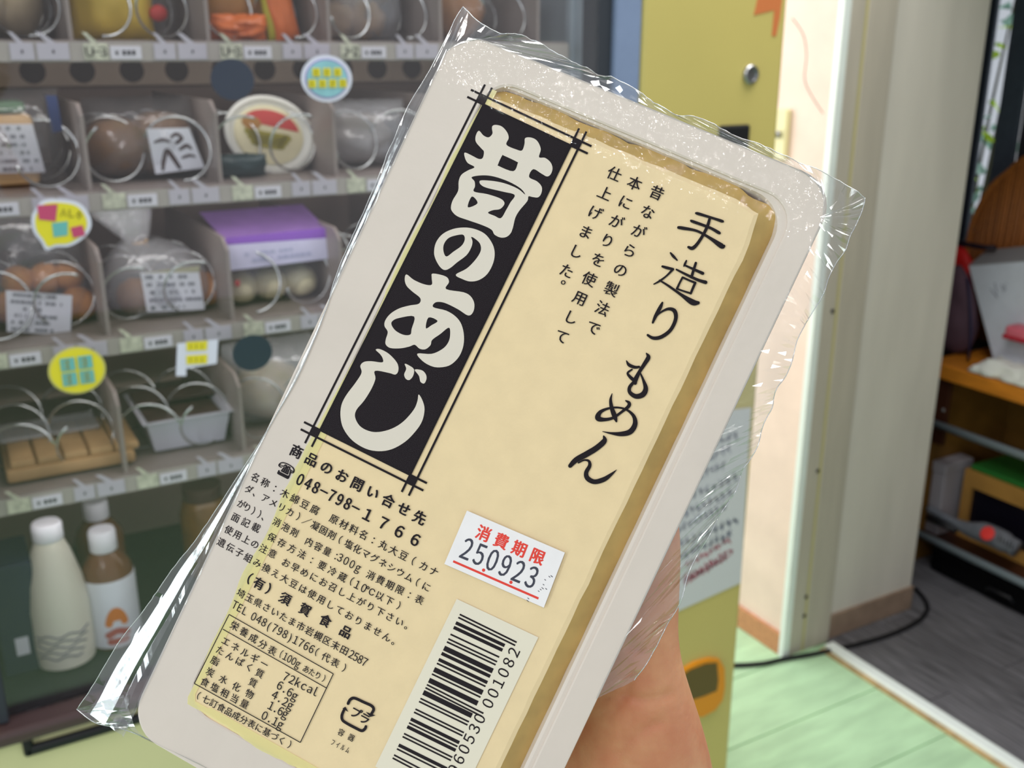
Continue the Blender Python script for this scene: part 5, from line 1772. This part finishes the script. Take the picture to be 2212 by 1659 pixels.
for (x, y, a) in ((1105, 470, 4), (1080, 490, 3), (1118, 466, 3), (1062, 540, 5), (1085, 545, 4), (1070, 520, 3), (1120, 468, 4), (975, 604, 4), (970, 618, 5), (1052, 550, 3), (1040, 560, 3)):
    c = G7(x, y)
    stroke(m, [(c[0], c[1], 0.12), (c[0] + 0.09 * a, c[1] - 0.02 * a, 0.16)], to, 0.46, 0)
m.build('stamped_date', M_stink, ust, world=False, fixn=False)

# ---- clear film: flat over the lid, loose and rippled beyond its edge
ZF = 0.24
flat = rrect(0.3, LW - 0.3, -LH + 0.3, -0.3, 7.5)
MB().add([to(x, y, ZF) for x, y in flat], [tuple(range(len(flat)))]).build('film', M_film, pack, world=False, fixn=False)
left = [(1000, 15), (982, 45), (966, 80), (930, 150), (905, 190), (880, 232), (856, 290), (836, 335), (815, 390), (800, 425), (776, 480), (758, 520), (740, 560), (722, 610), (702, 678), (672, 752), (640, 822),
        (600, 892), (560, 960), (520, 1020), (480, 1082), (448, 1128), (420, 1170), (395, 1200), (370, 1232), (345, 1270), (325, 1295), (300, 1330), (262, 1380), (235, 1420), (210, 1462), (188, 1500), (164, 1532)]
lf = []
for a, b_ in catmull([np.array(p) for p in left], 3):
    q = L2(a, b_, 0)
    lf.append(q)
rf_ = random.Random(4)
USEG = ((0.0, 0.16, -0.30), (0.16, 0.22, -0.05), (0.22, 0.58, 0.21), (0.58, 0.66, -0.55), (0.66, 0.80, 0.34), (0.80, 0.92, -0.12), (0.92, 1.0, 0.55))
V, Fc = [], []
m_ = len(USEG) + 1
edge_pts = []
for i, q in enumerate(lf):
    y = q[1]
    wdt = 0.6 - q[0]
    zz = [ZF]
    for (u0, u1, sl_) in USEG[::-1]:
        zz.append(zz[-1] - sl_ * (u1 - u0) * wdt)
    zz = zz[::-1]
    for k, u in enumerate([a[0] for a in USEG] + [1.0]):
        free = 1 if u < 1 else 0
        if k in (2, 3):
            u += 0.05 * noise.noise(Vector((y * 0.05, k * 2.0, 7)))
            jz = 0.04 * min(1, wdt / 6) * noise.noise(Vector((y * 0.25, 2.0, 1.0)))
        else:
            jz = 0.20 * noise.noise(Vector((u * 3, y * 0.16, 1.0))) + 0.16 * noise.noise(Vector((u * 7, y * 0.6, 4.0)))
            u += 0.04 * free * noise.noise(Vector((y * 0.12, u * 5, 7)))
        x = q[0] + wdt * u + (0.22 * noise.noise(Vector((y * 0.9, 3.0, 0))) if k == 0 else 0)
        V.append(to(x, y, zz[k] + jz * free * min(1, wdt / 4)))
    edge_pts.append(V[-m_])
for i in range(len(lf) - 1):
    for k in range(m_ - 1):
        Fc.append((i * m_ + k, (i + 1) * m_ + k, (i + 1) * m_ + k + 1, i * m_ + k + 1))
lfo = MB().add(V, Fc).build('loose_film', M_filmf, pack, False, world=False, fixn=False)
MB().tube(edge_pts, 0.00011, 5).build('cut_edge', M_fedge, lfo, True, world=False)
# lower left corner flap, top strip and right strip
cor = [L2(*a, -1.0) for a in ((164, 1532), (176, 1548), (205, 1562), (240, 1552), (300, 1500), (330, 1560), (420, 1640))]
m = MB()
r2 = [(164, 1532), (205, 1562), (262, 1575), (330, 1602), (420, 1650), (560, 1740)]
outl = catmull([np.append(L2(*a, -1.0), -1.2) for a in r2], 6)
inn = catmull([np.append(L2(*a, 0), ZF) for a in ((268, 1500), (284, 1545), (300, 1580), (350, 1612), (430, 1648), (570, 1728))], 6)
V = []
for i, (a, b_) in enumerate(zip(outl, inn)):
    for u in np.linspace(0, 1, 5):
        p = a * (1 - u) + b_ * u
        V.append(to(p[0], p[1], p[2] + (0.7 * math.sin(u * 9 + i * 0.6) * (1 - u) * u * 3)))
n_ = len(outl)
m.add(V, [(i * 5 + k, (i + 1) * 5 + k, (i + 1) * 5 + k + 1, i * 5 + k + 1) for i in range(n_ - 1) for k in range(4)])
co_ = m.build('loose_film', M_filmf, pack, False, world=False, fixn=False)
MB().tube(V[::5], 0.00011, 5).build('cut_edge', M_fedge, co_, True, world=False)


def strip(outer_px, inner_mm, amp, seed, cols=5, m_=None):
    oo = catmull([L2(*a, 0) for a in outer_px], 5)
    L_ = len(oo)
    ii = catmull(inner_mm, max(1, (L_ - 1) // (len(inner_mm) - 1)))
    ii = [ii[min(len(ii) - 1, round(k * (len(ii) - 1) / (L_ - 1)))] for k in range(L_)]
    V = []
    for i in range(L_):
        for k in range(cols):
            u = k / (cols - 1)
            p = oo[i] * (1 - u) + np.array(ii[i][:2]) * u
            z = amp * (1 - u) * (noise.noise(Vector((p[0] * 0.35, p[1] * 0.35, seed))) + 0.6 * noise.noise(Vector((p[0] * 1.1, p[1] * 1.1, seed + 5))))
            V.append(to(p[0], p[1], ZF + z))
    so = MB().add(V, [(i * cols + k, (i + 1) * cols + k, (i + 1) * cols + k + 1, i * cols + k + 1) for i in range(L_ - 1) for k in range(cols - 1)]).build(
        'loose_film', m_ or M_filmf, pack, False, world=False, fixn=False)
    MB().tube(V[::cols], 0.00010, 5).build('cut_edge', M_fedge, so, True, world=False)


strip([(1000, 15), (1040, 52), (1088, 74), (1120, 76), (1165, 92), (1215, 122), (1262, 146), (1290, 160), (1330, 172), (1380, 198), (1420, 226), (1465, 250), (1520, 258), (1580, 290), (1640, 312), (1700, 340), (1760, 366), (1815, 392), (1868, 428)],
      [(0.6, -6), (3.5, -2), (8.5, -0.6), (47, -0.5), (86, -0.5), (91.5, -2), (94.5, -8)], 1.3, 3.0)
strip([(1868, 428), (1862, 455), (1848, 488), (1835, 512), (1826, 540), (1808, 566), (1790, 600), (1776, 640), (1752, 680), (1738, 704), (1722, 735), (1712, 775), (1698, 812), (1676, 842), (1668, 880), (1650, 915),
       (1638, 960), (1622, 990), (1606, 1012), (1600, 1030), (1588, 1062), (1570, 1090), (1556, 1110), (1530, 1160), (1490, 1230), (1470, 1300), (1440, 1352), (1405, 1420), (1370, 1470)],
      [(94.0, -8), (94.6, -12), (94.6, -40), (94.6, -70), (94.6, -100), (94.6, -124)], 1.5, 8.0)

# ------------------------------------------------------------------ the hand behind the pack (a right hand, palm towards the camera)
M_skin = mat('skin', (228, 170, 128), 0.5, 0.35, var=0.16, vscale=70, bump=0.25, bscale=420, sss=0.25, rgb2=(214, 142, 106), bdist=0.001)
hand = thing('hand', 'bare hand behind the tofu pack holding it up, thumb along its right edge', 'hand', tuple(D(1330, 1720, 0.275)))
HO = np.array(hand.location)
hm = bpy.data.meshes.new('palm')
HV, HE, HR, roots = [], [], [], []


def chain(pts, link=None):
    prev = link
    for (px, py, d, r) in pts:
        HV.append(tuple(D(px, py, d) - HO))
        HR.append(r)
        i = len(HV) - 1
        if prev is not None:
            HE.append((prev, i))
        else:
            roots.append(i)
        prev = i
    return prev


# forearm - wrist - palm
chain([(1520, 2350, 0.300, 0.031), (1450, 2080, 0.288, 0.0272), (1385, 1880, 0.279, 0.0255), (1300, 1730, 0.277, 0.0215), (1190, 1590, 0.281, 0.0168), (1110, 1450, 0.283, 0.0145)])
chain([(1330, 1880, 0.281, 0.0225), (1200, 1800, 0.281, 0.0180), (1090, 1700, 0.283, 0.0160), (992, 1590, 0.285, 0.0140)])                       # little-finger side of the palm
chain([(1250, 1770, 0.280, 0.0190), (1140, 1650, 0.283, 0.0165), (1050, 1545, 0.285, 0.0142)])
# thumb: ball, first joint, tip - along the tray's right wall
chain([(1352, 1760, 0.272, 0.0270), (1372, 1650, 0.262, 0.0222), (1384, 1550, 0.254, 0.0162), (1380, 1450, 0.249, 0.0118), (1376, 1370, 0.247, 0.0105), (1384, 1280, 0.245, 0.0101), (1390, 1205, 0.243, 0.0097),
       (1394, 1130, 0.242, 0.0090), (1398, 1070, 0.241, 0.0072)])
# four fingers of different lengths, lying against the tray's underside (31 mm behind the lid)


def under(px, py, r, gap=0.4):
    d = ray(px, py)
    o = PO - PZ * (31 + gap + r * 1000) / 1000
    return (px, py, float(((o - CAM) @ PZ) / (d @ PZ)), r)


for fgr in (((1140, 1480, 0.0125), (1060, 1300, 0.0100), (985, 1130, 0.0090), (925, 1005, 0.0080), (890, 940, 0.0064)),
            ((1090, 1510, 0.0125), (970, 1320, 0.0102), (868, 1120, 0.0092), (802, 975, 0.0081), (770, 900, 0.0064)),
            ((1040, 1550, 0.0120), (898, 1370, 0.0098), (788, 1190, 0.0088), (718, 1055, 0.0078), (684, 990, 0.0062)),
            ((990, 1600, 0.0112), (848, 1460, 0.0086), (748, 1330, 0.0076), (688, 1235, 0.0068), (658, 1185, 0.0054))):
    chain([under(*q) if k else (q[0], q[1], under(*q)[2] + 0.003, q[2]) for k, q in enumerate(fgr)])
hm.from_pydata(HV, HE, [])
ho = bpy.data.objects.new('palm', hm)
COL.objects.link(ho)
sk = ho.modifiers.new('skin', 'SKIN')
sk.use_smooth_shade = True
for i, r in enumerate(HR):
    sv = hm.skin_vertices[0].data[i]
    sv.radius = (r, r)
    sv.use_root = i in roots
sb = ho.modifiers.new('sub', 'SUBSURF')
sb.levels = sb.render_levels = 2
rmsh = ho.modifiers.new('join', 'REMESH')
rmsh.mode = 'VOXEL'
rmsh.voxel_size = 0.0010
sm = ho.modifiers.new('soft', 'SMOOTH')
sm.factor = 0.5
sm.iterations = 22
dg = bpy.context.evaluated_depsgraph_get()
dg.update()
me = bpy.data.meshes.new_from_object(ho.evaluated_get(dg))
bpy.data.objects.remove(ho)
me.polygons.foreach_set('use_smooth', [True] * len(me.polygons))
me.materials.clear()
me.materials.append(M_skin)
# palm creases: shallow grooves pressed into the skin
crs = [[D(*a) - HO for a in c] for c in (((1300, 1512, 0.245), (1350, 1505, 0.245), (1400, 1512, 0.245), (1450, 1500, 0.25)),
                                         ((1260, 1560, 0.245), (1330, 1530, 0.243), (1360, 1480, 0.24)), ((1355, 1398, 0.236), (1385, 1404, 0.236)),
                                         ((1330, 1640, 0.245), (1380, 1585, 0.245), (1430, 1560, 0.245)))]
crp = [np.array(p) for c in crs for p in catmull(c, 10)]
co = np.empty(len(me.vertices) * 3)
me.vertices.foreach_get('co', co)
co = co.reshape(-1, 3)
for q in crp:
    # distance across the line of sight, so the groove follows the skin
    dl = (q + HO - CAM)
    dl = dl / np.linalg.norm(dl)
    rel = co + HO - CAM
    al = rel @ dl
    dd = np.linalg.norm(rel - al[:, None] * dl, axis=1)
    wgt = np.exp(-(dd / 0.0011) ** 2) * (al < 0.275)
    co += (wgt * 0.00026)[:, None] * dl
me.vertices.foreach_set('co', co.ravel())
ho = bpy.data.objects.new('palm', me)
COL.objects.link(ho)
ho.parent = hand


# ------------------------------------------------------------------ labels for parts that look unlike the rest of their thing
for o in vm.children:
    nm = o.name.split('.')[0]
    lab = {'glass_pane': 'clear glass front pane', 'control_panel': 'mustard yellow control panel', 'lower_panel': 'pale yellow panel below the window', 'coin_return': 'orange coin return with a smoked flap',
           'lock': 'round steel lock', 'bill_slot': 'black bill slot', 'edge_strip': 'blue grey vertical strip', 'window_bar': 'dark brown bar under the window', 'decal': 'red orange painted shape'}.get(nm)
    if lab:
        o['label'] = lab
for o, lab in ((k1, 'round teal sticker with yellow characters'), (k2, 'shield shaped yellow sticker with magenta and teal blocks'), (k3, 'round yellow sticker with four teal blocks'),
               (k4, 'white tag with two yellow blocks')):
    o['label'] = lab
for o in pack.children:
    nm = o.name.split('.')[0]
    lab = {'date_label': 'white use-by sticker with red and black print', 'printed_panel': 'black printed panel', 'film': 'clear lid film', 'loose_film': 'loose clear film beyond the rim',
           'tofu_block': 'cream coloured tofu block', 'barcode_bars': 'black bar code'}.get(nm)
    if lab:
        o['label'] = lab
